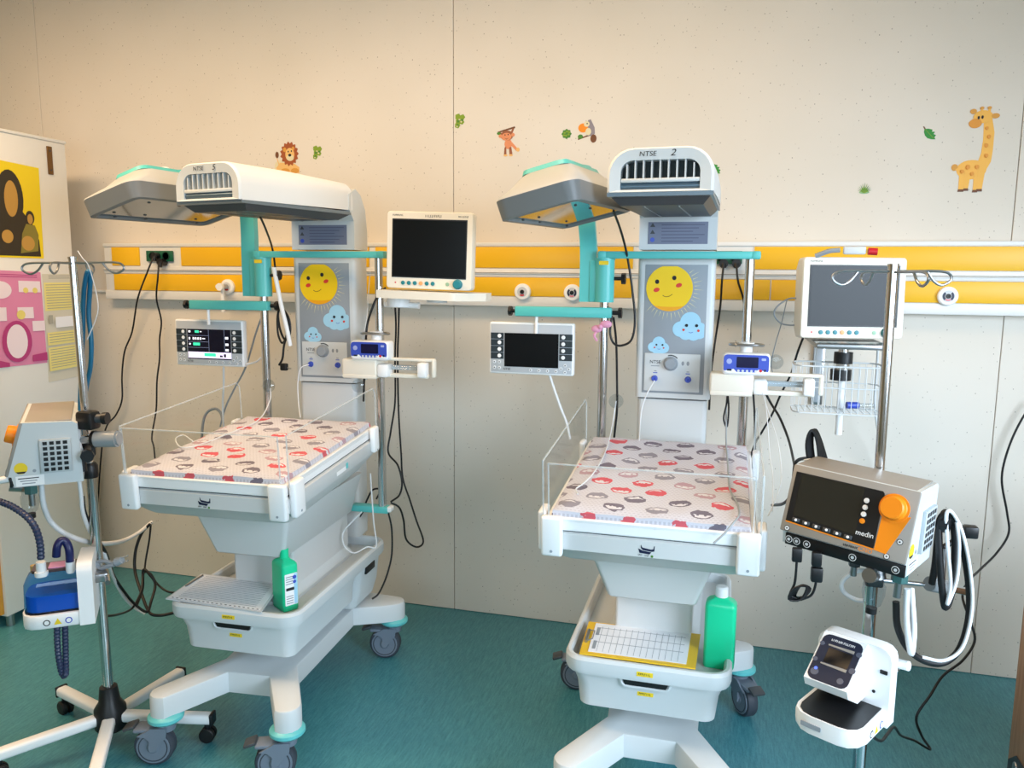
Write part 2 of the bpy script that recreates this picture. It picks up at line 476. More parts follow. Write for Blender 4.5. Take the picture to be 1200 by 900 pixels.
# ------------------------------------------------------------------ service rail
RF = 3.352                                   # front face of the rail
ra = thing('wall_service_rail', 'long white medical service rail with yellow bands along the wall', 'wall rail', (0, 0, 0))
XL, XR = -3.05, RX1
rb = MB(); rb.span((XL, RF + .006, 1.457), (XR, WY - .001, 1.734), RAILW, .006)
rb.span((XL, RF - .006, 1.598), (XR, RF + .01, 1.608), RAILW, .002)
rb.span((XL, RF, 1.716), (XR, RF + .02, 1.734), RAILW, .003).span((XL, RF, 1.457), (XR, RF + .02, 1.50), RAILW, .003)
rb.span((XL, RF, 1.584), (XR, RF + .02, 1.622), RAILW, .003)
rb.span((XL, RF - .0065, 1.6015), (XR, RF - .0055, 1.6045), GAP)
rb.build('rail_body', ra)
xs = lambda p, y=300: ony(p, y, RF).x
for a, b in ((131, 163), (212, 432), (440, 742), (884, 1420)):
    MB().span((max(xs(a), XL + .01), RF - .001, 1.624), (min(xs(b), XR - .01), RF + .012, 1.714), YELLOW, .001).build('yellow_panel', ra)
for a, b in ((132, 440), (441, 742), (750, 905), (906, 1420)):
    MB().span((max(xs(a), XL + .01), RF - .001, 1.502), (min(xs(b), XR - .01) - .003, RF + .012, 1.583), YELLOW, .001).build('yellow_panel', ra)


def socket_block(p0, p1):
    x0, x1 = xs(p0), xs(p1); zc = 1.671
    s = MB().span((x0, RF - .006, zc - .026), (x1, RF + .004, zc + .026), GREENS, .003)
    n = 2
    for i in range(n):
        c = x0 + (x1 - x0) * (i + .5) / n
        s.lathe((c, RF - .0055, zc), (0, -1, 0), [(0, .022), (.003, .021), (.003, .018), (.0005, .017)], mat('socket_green_dark', (8, 62, 46), .5))
    s.build('socket', ra)


socket_block(172, 203); socket_block(838, 870)


def outlet(p, y, dark, key):
    c = ony(p, y, RF)
    o = MB().lathe((c.x, RF, c.z), (0, -1, 0), [(0, .036), (.012, .036), (.016, .032), (.017, .024)], PUREW, 28).build('gas_outlet', ra)
    g = MB(); F = RF - .017
    g.plate(ell(c.x, c.z, .022), F, .0008, mat('outlet_face', (206, 210, 214), .4))
    if dark:
        for a0, a1 in ((-50, 50), (130, 230)): g.plate(ell(c.x, c.z, .020, None, 12, a0, a1) + ell(c.x, c.z, .012, None, 12, a1, a0), F - .0008, .0008, NAVY)
    g.plate(ell(c.x, c.z, .018, None, 10, 235, 305) + ell(c.x, c.z, .012, None, 10, 305, 235), F - .0008, .001, RED if not dark else mat('outlet_pink', (230, 130, 140), .4))
    g.lathe((c.x, F - .0008, c.z), (0, -1, 0), [(0, .0095), (.004, .009), (.004, .005), (.001, .004)], BLACK)
    g.build('valve', o)
    return c


for a in ((268, 336, False, 0), (613, 342, False, 1), (671, 343, True, 2), (1110, 347, True, 3)): oc = outlet(*a)
# adapter plugged into the first outlet, with its white nipple
c = ony(268, 336, RF)
ad = MB().cyl((c.x, RF - .02, c.z), (c.x, RF - .06, c.z), .012, STEEL).cyl((c.x, RF - .06, c.z), (c.x, RF - .075, c.z), .018, PUREW)
ad.cyl((c.x - .015, RF - .05, c.z), (c.x - .032, RF - .05, c.z + .002), .009, PUREW).cyl((c.x, RF - .05, c.z - .005), (c.x, RF - .05, c.z - .12), .009, PUREW)
tag(ad.build('gas_adapter'), 'white and steel adapter plugged into the gas outlet behind the teal arm', 'adapter')
# small conduit from the cabinet to the rail
tag(MB().span((-3.3, WY - .012, 1.487), (XL - .002, WY - .0005, 1.499), RAILW, .002).build('cable_conduit'), 'thin white conduit running along the wall to the rail end', 'conduit')

# ------------------------------------------------------------------ wall decorations
def deco(name, label, px, py, fn, hpx, group=None, flip=1):
    """fn(m, plate) draws in a unit box: x -.5...5, z 0..1 ; hpx = height in pixels"""
    c = ony(px, py, WY); d = (c - Vector((0, 0, CAMH))).dot(FW); h = hpx * d / FPX
    m = MB(); lv = [0]

    def pl(poly, mt, up=1):
        lv[0] += up
        m.plate([(c.x + flip * x * h, c.z + (z - .5) * h) for x, z in poly], WY - .0002, .0004 + .00016 * lv[0], mt)
    fn(pl)
    return tag(m.build(name, sharp=20), label, 'wall sticker', group)


def wob(cx, cz, rx, rz, n=40, amp=.12, k=9):
    return [(cx + rx * (1 + amp * math.cos(k * 2 * PI * i / n)) * math.cos(2 * PI * i / n), cz + rz * (1 + amp * math.cos(k * 2 * PI * i / n)) * math.sin(2 * PI * i / n)) for i in range(n)]


MANE = mat('sticker_mane_brown', (158, 78, 34), .6); FUR = mat('sticker_fur_tan', (232, 186, 116), .6); FURD = mat('sticker_fur_gold', (214, 152, 62), .6)
GIR = mat('sticker_giraffe', (242, 182, 78), .6); GIRD = mat('sticker_giraffe_spot', (222, 148, 52), .6); LEAF = mat('sticker_leaf', (128, 158, 40), .6)
LEAFD = mat('sticker_leaf_dark', (70, 128, 44), .6); MONK = mat('sticker_monkey', (222, 142, 98), .6); MONKD = mat('sticker_monkey_brown', (150, 88, 58), .6)
EDGE = mat('sticker_brown_edge', (110, 66, 36), .6); PALE = mat('sticker_pale', (222, 212, 176), .6); GREYP = mat('sticker_parrot_grey', (140, 132, 140), .6)


def lion(pl):
    pl(ell(-.30, .22, .20, .22), PALE); pl([(-.42, .02), (.38, .02), (.38, .2), (.2, .32), (-.3, .36), (-.44, .2)], FUR)
    pl(ell(-.40, .60, .06, .10), EDGE); pl([(-.42, .5), (-.40, .5), (-.32, .3), (-.35, .28)], FUR)
    pl(wob(.04, .62, .30, .35, 60, .10, 15), MANE)
    pl(ell(.22, .10, .14, .08), FURD); pl(ell(-.12, .10, .16, .08), FURD)
    pl(ell(-.12, .75, .06, .07), FURD); pl(ell(.18, .78, .05, .06), FURD)
    pl(ell(.06, .60, .16, .20), FUR); pl(ell(.07, .50, .13, .10), PALE)
    pl(ell(.06, .58, .055, .045), INK); pl(ell(.01, .69, .02, .03), INK); pl(ell(.12, .70, .02, .03), INK)


def giraffe(pl):
    neck = catmull([(0, 0, 0), (1, 0, 0)], 1)
    pl([(-.02, .24), (.08, .35), (.11, .46), (.12, .62), (.11, .84), (.20, .86), (.235, .70), (.235, .5), (.225, .36), (.16, .22)], GIR)
    pl(ell(.02, .27, .165, .115), GIR)
    for x0, x1, b in ((-.11, -.05, .02), (-.05, 0, .03), (.05, .10, .01), (.09, .15, .02)):
        pl([(x0, .26), (x1 + .02, .26), (x1, b), (x0 + .005, b)], GIR); pl([(x0 + .003, b + .02), (x1 + .002, b + .02), (x1 + .004, b - .01), (x0 - .004, b - .01)], EDGE)
    pl(ell(-.165, .30, .035, .04), FURD); pl([(-.16, .27), (-.14, .26), (-.08, .3), (-.1, .32)], GIR)
    pl(ell(.10, .885, .105, .075), GIR); pl(ell(.02, .81, .07, .055), GIRD)
    pl(ell(-.01, .95, .035, .03), FURD); pl(ell(.23, .89, .045, .03), FURD)
    for x in (.08, .16): pl([(x - .012, .93), (x + .012, .93), (x + .012, .99), (x - .012, .99)], GIR); pl(ell(x, .985, .022, .018), FURD)
    pl(ell(.05, .875, .012, .02), INK); pl(ell(.09, .88, .012, .02), INK)
    for x, z, r in ((.15, .75, .018), (.18, .65, .02), (.16, .55, .02), (.17, .43, .02), (.08, .3, .022), (-.02, .3, .024), (-.08, .25, .02), (.03, .22, .02)): pl(ell(x, z, r, r * 1.2, 8), GIRD)


def monkey(pl):
    pl([(-.34, .84), (-.30, .80), (.30, .94), (.28, 1.0)], EDGE); pl(ell(-.28, .78, .08, .05), LEAFD)
    pl([(.18, .74), (.26, .92), (.20, .94), (.10, .74)], MONKD); pl([(-.24, .82), (-.14, .78), (-.1, .66), (-.16, .66)], MONKD)
    pl(ell(.05, .42, .13, .17), MONK); pl([(-.08, .30), (-.02, .34), (-.01, .06), (-.10, .04)], MONKD); pl([(.08, .30), (.16, .32), (.20, .08), (.10, .04)], MONKD)
    pl([(.14, .50), (.20, .46), (.42, .22), (.34, .18), (.16, .36)], MONK); pl(ell(.40, .22, .06, .07), FUR); pl(ell(-.04, .04, .07, .035), FUR); pl(ell(.15, .04, .07, .035), FUR)
    pl(ell(0, .70, .22, .17), MONKD); pl(ell(-.23, .69, .06, .06), MONK); pl(ell(.22, .72, .06, .06), MONK); pl(ell(-.01, .66, .18, .13), MONK)
    pl(ell(-.06, .72, .018, .025), INK); pl(ell(.05, .73, .018, .025), INK); pl([(-.08, .62), (-.01, .59), (.07, .62), (-.01, .57)], EDGE)


def bunch(pl):
    for x, z, r in ((-.14, .74, .20), (.18, .70, .18), (-.10, .42, .20), (.14, .38, .16), (-.18, .16, .18)): pl(wob(x, z, r, r, 24, .10, 5), LEAF)
    for x, z, r in ((-.12, .44, .09), (.16, .5, .09), (-.16, .18, .08)): pl(ell(x, z, r), LEAFD)
    for x, z, r in ((-.04, .55, .05), (.1, .4, .06), (-.2, .1, .05)): pl(ell(x, z, r), PALE)


def bush(pl):
    pl(wob(0, .5, .46, .44, 36, .10, 8), LEAFD)
    for x, z in ((-.2, .6), (.05, .72), (.2, .45), (-.05, .35), (-.25, .38), (.28, .65)): pl(ell(x, z, .11, .09), LEAF)


def parrot(pl):
    pl([(-.40, .10), (.10, .26), (.08, .32), (-.42, .16)], EDGE); pl(ell(-.30, .24, .12, .10), LEAFD)
    pl([(.04, .95), (.16, .98), (.34, .62), (.36, .36), (.22, .24), (.0, .28), (-.10, .5)], GREYP); pl(ell(.30, .14, .14, .18), EDGE)
    pl(ell(-.18, .62, .22, .20), ORANGE); pl(ell(-.02, .78, .13, .12), PALE); pl(ell(.0, .80, .03), INK); pl(ell(.06, .45, .13, .16), PALE)


def grass(pl):
    pl(ell(0, .12, .40, .12), mat('sticker_grass_pale', (140, 178, 130), .6))
    for a in range(-70, 71, 14):
        s, c_ = math.sin(rad(a)), math.cos(rad(a)); L = .82 - .25 * abs(s)
        pl([(-.07 * c_, .10 + .05 * s), (.07 * c_, .10 - .05 * s), (s * L + .02, .1 + c_ * L)], LEAF if (a // 14) % 2 else LEAFD, .5)


def leaf(pl):
    pl([(-.46, .98), (-.38, 1), (-.2, .72), (-.28, .7)], EDGE)
    pl([(-.34, .80), (-.08, .82), (.20, .74), (.16, .6), (.38, .58), (.28, .42), (.46, .34), (.36, .2), (.44, .04), (.16, .06), (-.1, .14), (-.28, .34), (-.36, .58)], mat('sticker_leaf_green', (48, 140, 52), .6))
    pl([(-.3, .76), (-.27, .78), (.32, .14), (.29, .12)], LEAF)


deco('lion_sticker', 'brown maned lion sticker on the wall above the left warmer', 338, 185, lion, 37)
deco('leaf_sticker', 'small green leaf cluster sticker just right of the lion', 372, 178, bunch, 16)
deco('leaf_sticker', 'small green leaf cluster sticker beside the wall joint, left of the monkey', 539, 141, bunch, 17)
deco('monkey_sticker', 'orange brown monkey sticker hanging from a branch on the wall', 594, 166, monkey, 34)
deco('bush_sticker', 'small round green bush sticker between monkey and bird', 664, 157, bush, 12)
deco('bird_sticker', 'grey bird sticker with an orange beak on the wall', 688, 153, parrot, 26)
deco('leaf_sticker', 'bright green leaf sticker peeking out beside the right heater hood', 838, 197, leaf, 14)
deco('grass_sticker', 'green tuft of grass sticker on the wall left of the giraffe', 1013, 220, grass, 14)
deco('leaf_sticker', 'dark green single leaf sticker beside the giraffe head', 1089, 156, leaf, 16)
deco('giraffe_sticker', 'tall yellow giraffe sticker with orange spots on the wall', 1138, 176, giraffe, 97)

# ------------------------------------------------------------------ white cabinet on the left
CX_, CY0, CY1, CZ1 = -3.05, 2.65, 3.157, 2.187
CABW = mat('cabinet_white', (232, 230, 224), .4)
cb = thing('tall_cabinet', 'tall white cabinet with posters taped to its side', 'cabinet', (CX_ - .3, (CY0 + CY1) / 2, 0))
L = lambda p: (p[0] - cb.location.x, p[1] - cb.location.y, p[2])
MB().span(L((CX_ - .6, CY0, .058)), L((CX_, CY1, CZ1)), CABW, .004).build('body', cb)
MB().span(L((CX_ - .6, CY0, CZ1)), L((CX_ + .004, CY1 + .004, CZ1 + .014)), CABW, .003).build('top_panel', cb)
for x in (-.57, -.03):
    for y in (CY0 + .04, CY1 - .05): MB().cyl(L((CX_ + x, y, 0)), L((CX_ + x, y, .06)), .018, STEEL).build('leg', cb)
dr = MB().span(L((CX_ - .59, CY0 - .02, .07)), L((CX_ - .012, CY0 - .001, .42)), mat('cabinet_orange', (226, 160, 60), .45), .003).build('drawer', cb, 'orange drawer front')
MB().span(L((CX_ - .35, CY0 - .04, .34)), L((CX_ - .25, CY0 - .02, .355)), STEEL, .003).build('handle', dr)
MB().span(L((CX_ - .59, CY0 - .02, .43)), L((CX_ - .012, CY0 - .001, 2.17)), CABW, .003).build('door', cb)
h0, h1 = onx(54, 171, CX_), onx(62, 205, CX_)
hg = MB().span(L((CX_ - .001, h0.y, h1.z)), L((CX_ + .006, h1.y, h0.z)), BRASS, .002)
for z in (h0.z - .02, h1.z + .02): hg.cyl(L((CX_ + .005, (h0.y + h1.y) / 2, z)), L((CX_ + .008, (h0.y + h1.y) / 2, z)), .004, DGREY)
hg.build('hinge_plate', cb, 'brown metal hinge plate')


def side_sheet(name, label, cat, px, base, fn=None, th=.0012):
    """sheet taped to the cabinet side; px = TL TR BR BL pixels, drawn in unit coords u right, v up"""
    q = [onx(*p, CX_) for p in px]; m = MB(); lv = [0]
    def S(u, v, d):
        a = q[0].lerp(q[1], u); b = q[3].lerp(q[2], u); p = b.lerp(a, v); return (CX_ + .0006 + d, p.y, p.z)
    def pl(poly, mt):
        lv[0] += 1; d = th + .0003 * lv[0]; n = len(poly)
        m.add([S(u, v, d) for u, v in poly], [list(range(n))], mt)
    n = 4; m.add([S(*c, 0) for c in ((0, 0), (1, 0), (1, 1), (0, 1))] + [S(*c, th) for c in ((0, 0), (1, 0), (1, 1), (0, 1))], [[0, 1, 2, 3], [4, 5, 6, 7]] + [[i, (i + 1) % 4, (i + 1) % 4 + 4, i + 4] for i in range(4)], base)
    if fn: fn(pl)
    return tag(m.build(name, smooth=False), label, cat)


ICY = mat('icon_yellow', (246, 216, 20), .5); ROBE = mat('icon_dark_robe', (52, 44, 30), .6); OCH = mat('icon_ochre', (196, 150, 70), .6); OLV = mat('icon_olive', (140, 128, 52), .6)


def icon(pl):      # plain stand-in: two robed shapes on yellow
    bx = lambda a, b, c, d: [(a, b), (c, b), (c, d), (a, d)]
    pl(ell(.44, .62, .24, .30), ROBE); pl([(.0, .02), (.95, .02), (.93, .2), (.86, .34), (.62, .52), (.2, .6), (.0, .5)], ROBE)
    pl(ell(.46, .62, .12, .19), OCH)
    pl(ell(.78, .44, .08, .075), ROBE); pl(ell(.78, .425, .05, .055), OCH)
    pl([(.58, .05), (.90, .08), (.92, .26), (.86, .36), (.70, .37), (.62, .26)], OLV); pl(ell(.72, .16, .12, .08), OCH); pl(ell(.36, .22, .10, .07), OCH)


def pinkposter(pl):
    W = mat('poster_pale', (244, 226, 232), .7); M = mat('poster_magenta', (186, 60, 124), .7); Y = mat('poster_yellow', (236, 216, 120), .7)
    pl([(0, .985), (1, .985), (1, .93), (0, .93)], mat('poster_rose', (226, 140, 178), .7))
    for v in (.965, .945): pl([(.05, v), (.92, v), (.92, v - .008), (.05, v - .008)], M)
    pl(ell(.22, .80, .20, .09), W); pl([(.55, .90), (.97, .90), (.97, .78), (.55, .78)], W); pl(ell(.68, .80, .05, .03), Y); pl(ell(.86, .80, .05, .03), Y)
    pl([(.0, .62), (.30, .62), (.30, .48), (.0, .48)], W); pl([(.50, .62), (.80, .62), (.80, .50), (.50, .50)], W); pl(ell(.56, .54, .08, .05), Y)
    pl([(.76, .47), (1, .47), (1, .36), (.76, .36)], W)
    pl(ell(.46, .26, .27, .22), M); pl(ell(.46, .26, .19, .18), W); pl([(0, .10), (.3, .04), (.3, 0), (0, 0)], M); pl([(.72, .10), (1, .12), (1, .03), (.72, .03)], M)


def leaflet(pl):
    Y = mat('leaflet_yellow', (238, 224, 140), .7); G = mat('leaflet_grey', (168, 164, 150), .7)
    for v in (.985, .965): pl([(.2, v), (.96, v), (.96, v - .008), (.2, v - .008)], G)
    for a, b in ((.92, .66), (.46, .34), (.32, .10)):
        pl([(.03, a), (.97, a), (.97, b), (.03, b)], Y)
        v = a - .018
        while v > b + .01: pl([(.08, v), (.92, v), (.92, v - .006), (.08, v - .006)], G); v -= .024
    pl([(.08, .62), (.22, .62), (.22, .54), (.08, .54)], G); pl([(.30, .60), (.93, .60), (.93, .50), (.30, .50)], PAPER)


side_sheet('icon_picture', 'yellow picture of two dark robed figures taped to the cabinet', 'picture', ((-22, 183), (45, 197), (51, 303), (-16, 301)), ICY, icon)
side_sheet('pink_poster', 'pink poster with pale panels and an oval taped to the cabinet', 'poster', ((-16, 316), (47, 319), (55, 425), (-10, 432)), mat('poster_pink', (226, 138, 176), .7), pinkposter)
side_sheet('yellow_leaflet', 'narrow leaflet with yellow text blocks taped beside the pink poster', 'leaflet', ((49, 321), (83, 321), (91, 441), (57, 448)), mat('leaflet_paper', (214, 208, 190), .7), leaflet)
# ------------------------------------------------------------------ infant warmers
EDGE_GLINT = mat('acrylic_edge_glint', (228, 236, 238), .3, Alpha=.38)  # whitish see-through colour stands in for light caught along the panel edges


def mirrored(half): return half + [(-x, y) for x, y in half[::-1]]


def round_leg(cx, cy, r, a0, a1, n=6): return [(cx + r * math.cos(rad(a0 + (a1 - a0) * i / n)), cy + r * math.sin(rad(a0 + (a1 - a0) * i / n))) for i in range(n + 1)]


def cloud_poly(cx, cz, lobes, clipx=None):
    """outline of a union of circles, radial sampling"""
    out = []
    for i in range(72):
        a = 2 * PI * i / 72; dx, dz = math.cos(a), math.sin(a); best = 0
        for x, z, r in lobes:
            ox, oz = x, z; b = dx * ox + dz * oz; cc = ox * ox + oz * oz - r * r; disc = b * b - cc
            if disc > 0: best = max(best, b + math.sqrt(disc))
        x = cx + dx * best
        if clipx is not None: x = min(x, clipx)
        out.append((x, cz + dz * best))
    return out


def caster(parent, x, y, ang, BT):
    """bumper on top, grey fork with brake pedal, double wheel trailing in direction ang"""
    x, y, _ = BT @ Vector((x, y, 0)); c = MB(); R = .064; tx, ty = math.cos(ang), math.sin(ang); ax = Vector((-ty, tx, 0))
    wc = Vector((x + tx * .038, y + ty * .038, R))
    # fork cheeks
    side = [(-.046, .034), (-.020, .048), (.0, .060), (.05, .060), (.046, .028), (.022, .0), (.010, -.018), (-.006, -.020), (-.010, -.006), (-.006, .016), (-.020, .030)]
    for s in (-1, 1):
        o = wc + ax * (s * .027)
        ring0 = [o + Vector((-tx * u, -ty * u, 0)) + Vector((0, 0, v + .012)) for u, v in side]
        ring1 = [p + ax * (s * .008) for p in ring0]
        c.loft([ring0, ring1], WHEELG)
    c.cyl((x, y, .118), (x, y, .150), .028, WHEELG, .034)
    o = wc + Vector((0, 0, .072)); q = Matrix.Translation(o + Vector((tx * .018, ty * .018, 0))) @ Matrix.Rotation(ang, 4, 'Z')
    sv = c.T; c.T = q; c.box((0, 0, -.012), (.085, .058, .014), WHEELG, .006); c.box((.058, 0, -.006), (.040, .050, .012), DGREY, .005, (0, 18, 0)); c.T = sv
    f = c.build('caster', parent)
    w_ = MB().lathe(wc - ax * .022, ax, [(0, .040), (0, R - .012), (.003, R - .003), (.008, R), (.036, R), (.041, R - .003), (.044, R - .012), (.044, .040)], TYRE, 30)
    for s in (-1, 1):
        w_.lathe(wc + ax * (s * .0215), ax * s, [(0, R - .010), (.002, R - .011), (.002, .018), (.006, .014), (.007, 0)], WHEELG, 26)
        w_.lathe(wc + ax * (s * .0222), ax * s, [(0, .0475), (.0022, .0475), (.0022, .0440), (0, .0440)], TYRE, 26)
    w_.build('wheel', f)
    MB().lathe((x, y, .146), (0, 0, 1), [(0, .030), (.003, .046), (.012, .056), (.022, .056), (.031, .046), (.034, .030)], TEALD, 28).build('bumper', f)


FIN = [None]


def warmer(label, loc, yaw, zf, zb, bx, hood_yaw, num, whl, byaw):
    R = thing('infant_warmer', label, 'infant warmer', loc, (0, 0, yaw), 'infant warmers on casters')
    # ---- base
    half = [(.0, -.69), (.075, -.69)] + round_leg(.212, -.842, .046, -118, 28) + [(.135, -.60), (.15, -.12), (.26, -.075)] + round_leg(.285, -.01, .045, -60, 90) + [(.12, .06), (0, .06)]
    seen = []; BT = Matrix.Rotation(rad(byaw), 4, 'Z')
    full = half + [(-x, y) for x, y in half[::-1]]
    for p in full:
        if not seen or (Vector(p) - Vector(seen[-1])).length > 1e-4: seen.append(p)
    if (Vector(seen[0]) - Vector(seen[-1])).length < 1e-4: seen.pop()
    m = MB(); m.T = BT; m.prism(seen, .176, .25, LGREY, .010); m.build('base_frame', R)
    for (x, y), a in zip(((-.212, -.842), (.212, -.842), (-.285, -.01), (.285, -.01)), whl): caster(R, x, y, rad(a), BT)
    # ---- drawer, tray
    ring = lambda w_, y0, y1, r, z: [(x, y + (y0 + y1) / 2, z) for x, y in rrect(w_, y1 - y0, r, 5)]
    d = MB().loft([ring(.385, -.69, -.2, .03, .325), ring(.395, -.698, -.19, .035, .33), ring(.412, -.708, -.19, .045, .40), ring(.428, -.716, -.19, .045, .425), ring(.436, -.722, -.19, .045, .449)], LGREY).build('drawer', R)
    h = MB(); h.loft([[(x, -.7235 + t, z) for x, z in ((-.07, .4485), (.07, .4485), (.058, .424), (-.058, .424))] for t in (0, .03)], BLACK)
    h.tube([(-.074, -.722, .449), (-.06, -.7215, .421), (0, -.7205, .4195), (.06, -.7215, .421), (.074, -.722, .449)], .004, LGREY, 6)
    h.build('handle_slot', d, 'black recessed drawer handle')
    for zc, yy, p in ((.474, -.7465, None), (.394, -.7075, d)):
        t = MB().plate(rrect(.046, .0135, .001, 1, 0, zc), yy + .001, .0015, TAGY)
        t.scrawl(-.018, .018, zc, .006, yy - .0005, INK, 5)
        t.build('inventory_tag', p or R, 'yellow inventory tag')
    MB().loft([ring(.36, -.17, .05, .03, .27), ring(.40, -.175, .055, .04, .33), ring(.43, -.175, .055, .04, .449)], LGREY).build('rear_drawer', R)
    MB().span((.2005, -.12, .40), (.218, -.03, .43), BLACK, .003).build('rear_handle_slot', R)
    t = MB(); o0 = ring(.47, -.742, .06, .06, .449); o1 = ring(.478, -.746, .064, .062, .46); o2 = ring(.478, -.746, .064, .062, .49); o3 = ring(.466, -.740, .058, .058, .499)
    i3 = ring(.448, -.731, .049, .05, .499); i2 = ring(.436, -.725, .043, .046, .492); i1 = ring(.43, -.72, .04, .046, .462)
    t.loft([o0, o1, o2, o3, i3, i2, i1], LGREY); t.build('storage_tray', R)
    # ---- lift column and neck under the bed
    MB().loft([ring(.28, -.60, -.06, .02, .4615), ring(.28, -.60, -.06, .02, .474), ring(.235, -.53, -.07, .015, .50)], LGREY).build('tray_plinth', R)
    MB().loft([ring(.235, -.52, -.06, .012, .498), ring(.235, -.52, -.06, .012, .66)], CARR).build('lift_column', R)
    MB().loft([ring(.25, -.60, -.05, .012, .634), ring(.262, -.61, -.05, .015, .640), ring(.36, -.66, -.05, .02, zf - .17)], CARR).build('bed_neck', R)
    # ---- bed (tilted)
    tilt = math.atan2(zb - zf, .70); B = Matrix.Translation((bx, -.80, zf)) @ Matrix.Rotation(tilt, 4, 'X')
    rg = lambda w_, y0, y1, r, z: [(x, y + (y0 + y1) / 2, z) for x, y in rrect(w_, y1 - y0, r, 5)]
    m = MB(); m.T = B
    m.loft([rg(.40, .09, .44, .03, -.180), rg(.50, .055, .52, .03, -.172), rg(.528, .040, .60, .03, -.160), rg(.570, .002, .70, .025, -.121), rg(.574, -.006, .708, .025, -.117), rg(.574, -.006, .71, .02, -.070), rg(.56, .002, .705, .02, -.066)], CARR)
    car = m.build('bed_carriage', R)
    m = MB(); m.T = B
    m.plate([(-.017, -.080), (-.0135, -.089), (.010, -.0925), (.0165, -.091), (.018, -.082), (.020, -.082), (.0192, -.097), (.012, -.0985), (-.012, -.0955), (-.017, -.090)], -.0055, .0015, NAVY)
    m.plate([(-.024, -.0925), (-.013, -.0975), (.011, -.1005), (.006, -.107), (-.021, -.1045)], -.0055, .0015, NAVY)
    m.scrawl(-.024, -.013, -.1105, .0042, -.0058, INK, 3, .0012).scrawl(-.006, .006, -.1115, .0042, -.0058, INK, 4, .0012); m.plate(ell(.013, -.1125, .0035), -.0055, .0015, LEAFD)
    m.build('maker_mark', car, 'small black printed mark on the bed front')
    m = MB(); m.T = B
    m.box((.2872, .38, -.10), (.001, .075, .014), PUREW, 0); m.box((.2876, .428, -.094), (.0012, .016, .020), TEALD, 0)
    m.build('side_label', car)
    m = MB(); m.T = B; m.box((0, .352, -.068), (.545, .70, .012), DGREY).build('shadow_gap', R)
    m = MB(); m.T = B
    m.loft([rg(.552, -.002, .71, .012, -.062), rg(.56, -.006, .714, .014, -.058), rg(.56, -.006, .714, .014, -.026), rg(.552, -.002, .71, .012, -.023)], PUREW); m.build('mattress_platform', R)
    def latch(c, sz, name='panel_latch'):
        m = MB(); m.T = B; m.box(c, sz, PUREW, .008, None, 3)
        for dz in (-.042,):
            ax = (0, -1, 0) if sz[1] < sz[0] else ((1, 0, 0) if c[0] > 0 else (-1, 0, 0))
            q = Vector(c) + Vector(ax) * (min(sz[0], sz[1]) / 2); m.cyl(q + Vector((0, 0, dz)), q + Vector((0, 0, dz)) + Vector(ax) * .0012, .004, MGREY, n=10)
        m.build(name, R)
    for s in (-1, 1):
        latch((s * .262, -.017, -.074), (.060, .024, .118)); latch((s * .2965, .040, -.074), (.024, .066, .118)); latch((s * .2965, .665, -.062), (.022, .050, .10))
    pane = MB(); pane.T = B; pane.span((-.272, -.0145, -.03), (.272, -.0095, .135), ACRYL, .0015, 1); fp_ = pane.build('front_panel', R, 'clear acrylic front panel')
    pane = MB(); pane.T = B; pane.span((-.272, -.0146, .1335), (.272, -.0094, .1365), EDGE_GLINT).span((-.273, -.0146, -.03), (-.270, -.0094, .1365), EDGE_GLINT).span((.270, -.0146, -.03), (.273, -.0094, .1365), EDGE_GLINT); pane.build('panel_edge_glint', fp_, 'pale strip painted as light on the cut edge')
    for s in (-1, 1):
        pane = MB(); pane.T = B; pr_ = [(.005, -.03), (.70, -.03), (.70, .115), (.68, .135), (.005, .135)]
        pane.loft([[(s * .2885, y, z) for y, z in pr_], [(s * .2935, y, z) for y, z in pr_]], ACRYL); sp_ = pane.build('side_panel', R, 'clear acrylic side panel')
        pane = MB(); pane.T = B; pane.tube([(s * .291, .005, -.03), (s * .291, .005, .135), (s * .291, .68, .135), (s * .291, .70, .115), (s * .291, .70, -.03)], .0026, EDGE_GLINT, 6, 1); pane.build('panel_edge_glint', sp_, 'pale strip painted as light on the cut edge')
    # ---- column
    c = MB(); ring2 = lambda w_, y0, y1, z, r=.018: [(x, y + (y0 + y1) / 2, z) for x, y in rrect(w_, y1 - y0, r, 3)]
    c.loft([ring2(.25, .02, .13, .50), ring2(.25, .02, .13, 1.148)], CARR); colo = c.build('lower_column', R)
    c = MB(); c.loft([ring2(.268, .012, .135, 1.154), ring2(.272, .012, .14, 1.42), ring2(.272, .012, .14, 1.683)], LGREY)
    cm = c.build('column', R)
    F = .0115
    c = MB(); px0, px1, pz0, pz1 = -.106, .106, 1.176, 1.632
    c.span((px0 - .004, F - .001, pz0 - .004), (px1 + .004, F + .003, pz1 + .004), MGREY, .002)
    c.build('front_panel_plate', cm, 'grey sticker panel on the column')
    # sun sticker
    s_ = MB(); sc, sz, sr = -.022, 1.552, .082
    def clip(poly, e=.002): return [(max(px0 + e, min(px1 - e, x)), max(pz0 + e, min(pz1 - e, z))) for x, z in poly]
    for k in range(30):
        a = rad(-150 + k * 8.2); r0 = sr * 1.07; r1 = sr * (1.32 if k % 2 else 1.46); wv = .0012
        p = [(sc + r0 * math.cos(a) - wv * math.sin(a), sz + r0 * math.sin(a) + wv * math.cos(a)), (sc + r0 * math.cos(a) + wv * math.sin(a), sz + r0 * math.sin(a) - wv * math.cos(a)), (sc + r1 * math.cos(a), sz + r1 * math.sin(a))]
        if all(px0 < x < px1 and z < pz1 for x, z in p): s_.plate(p, F - .001, .0006, RAYC)
    s_.plate(clip(ell(sc, sz, sr, None, 60)), F - .001, .0010, SUNO)
    s_.plate(clip(ell(sc, sz + .009, sr * .985, None, 60) if False else [(x, max(z, sz - .052 - .014 * math.cos((x - sc) * 14))) for x, z in ell(sc, sz, sr, None, 60)]), F - .001, .0016, SUNY)
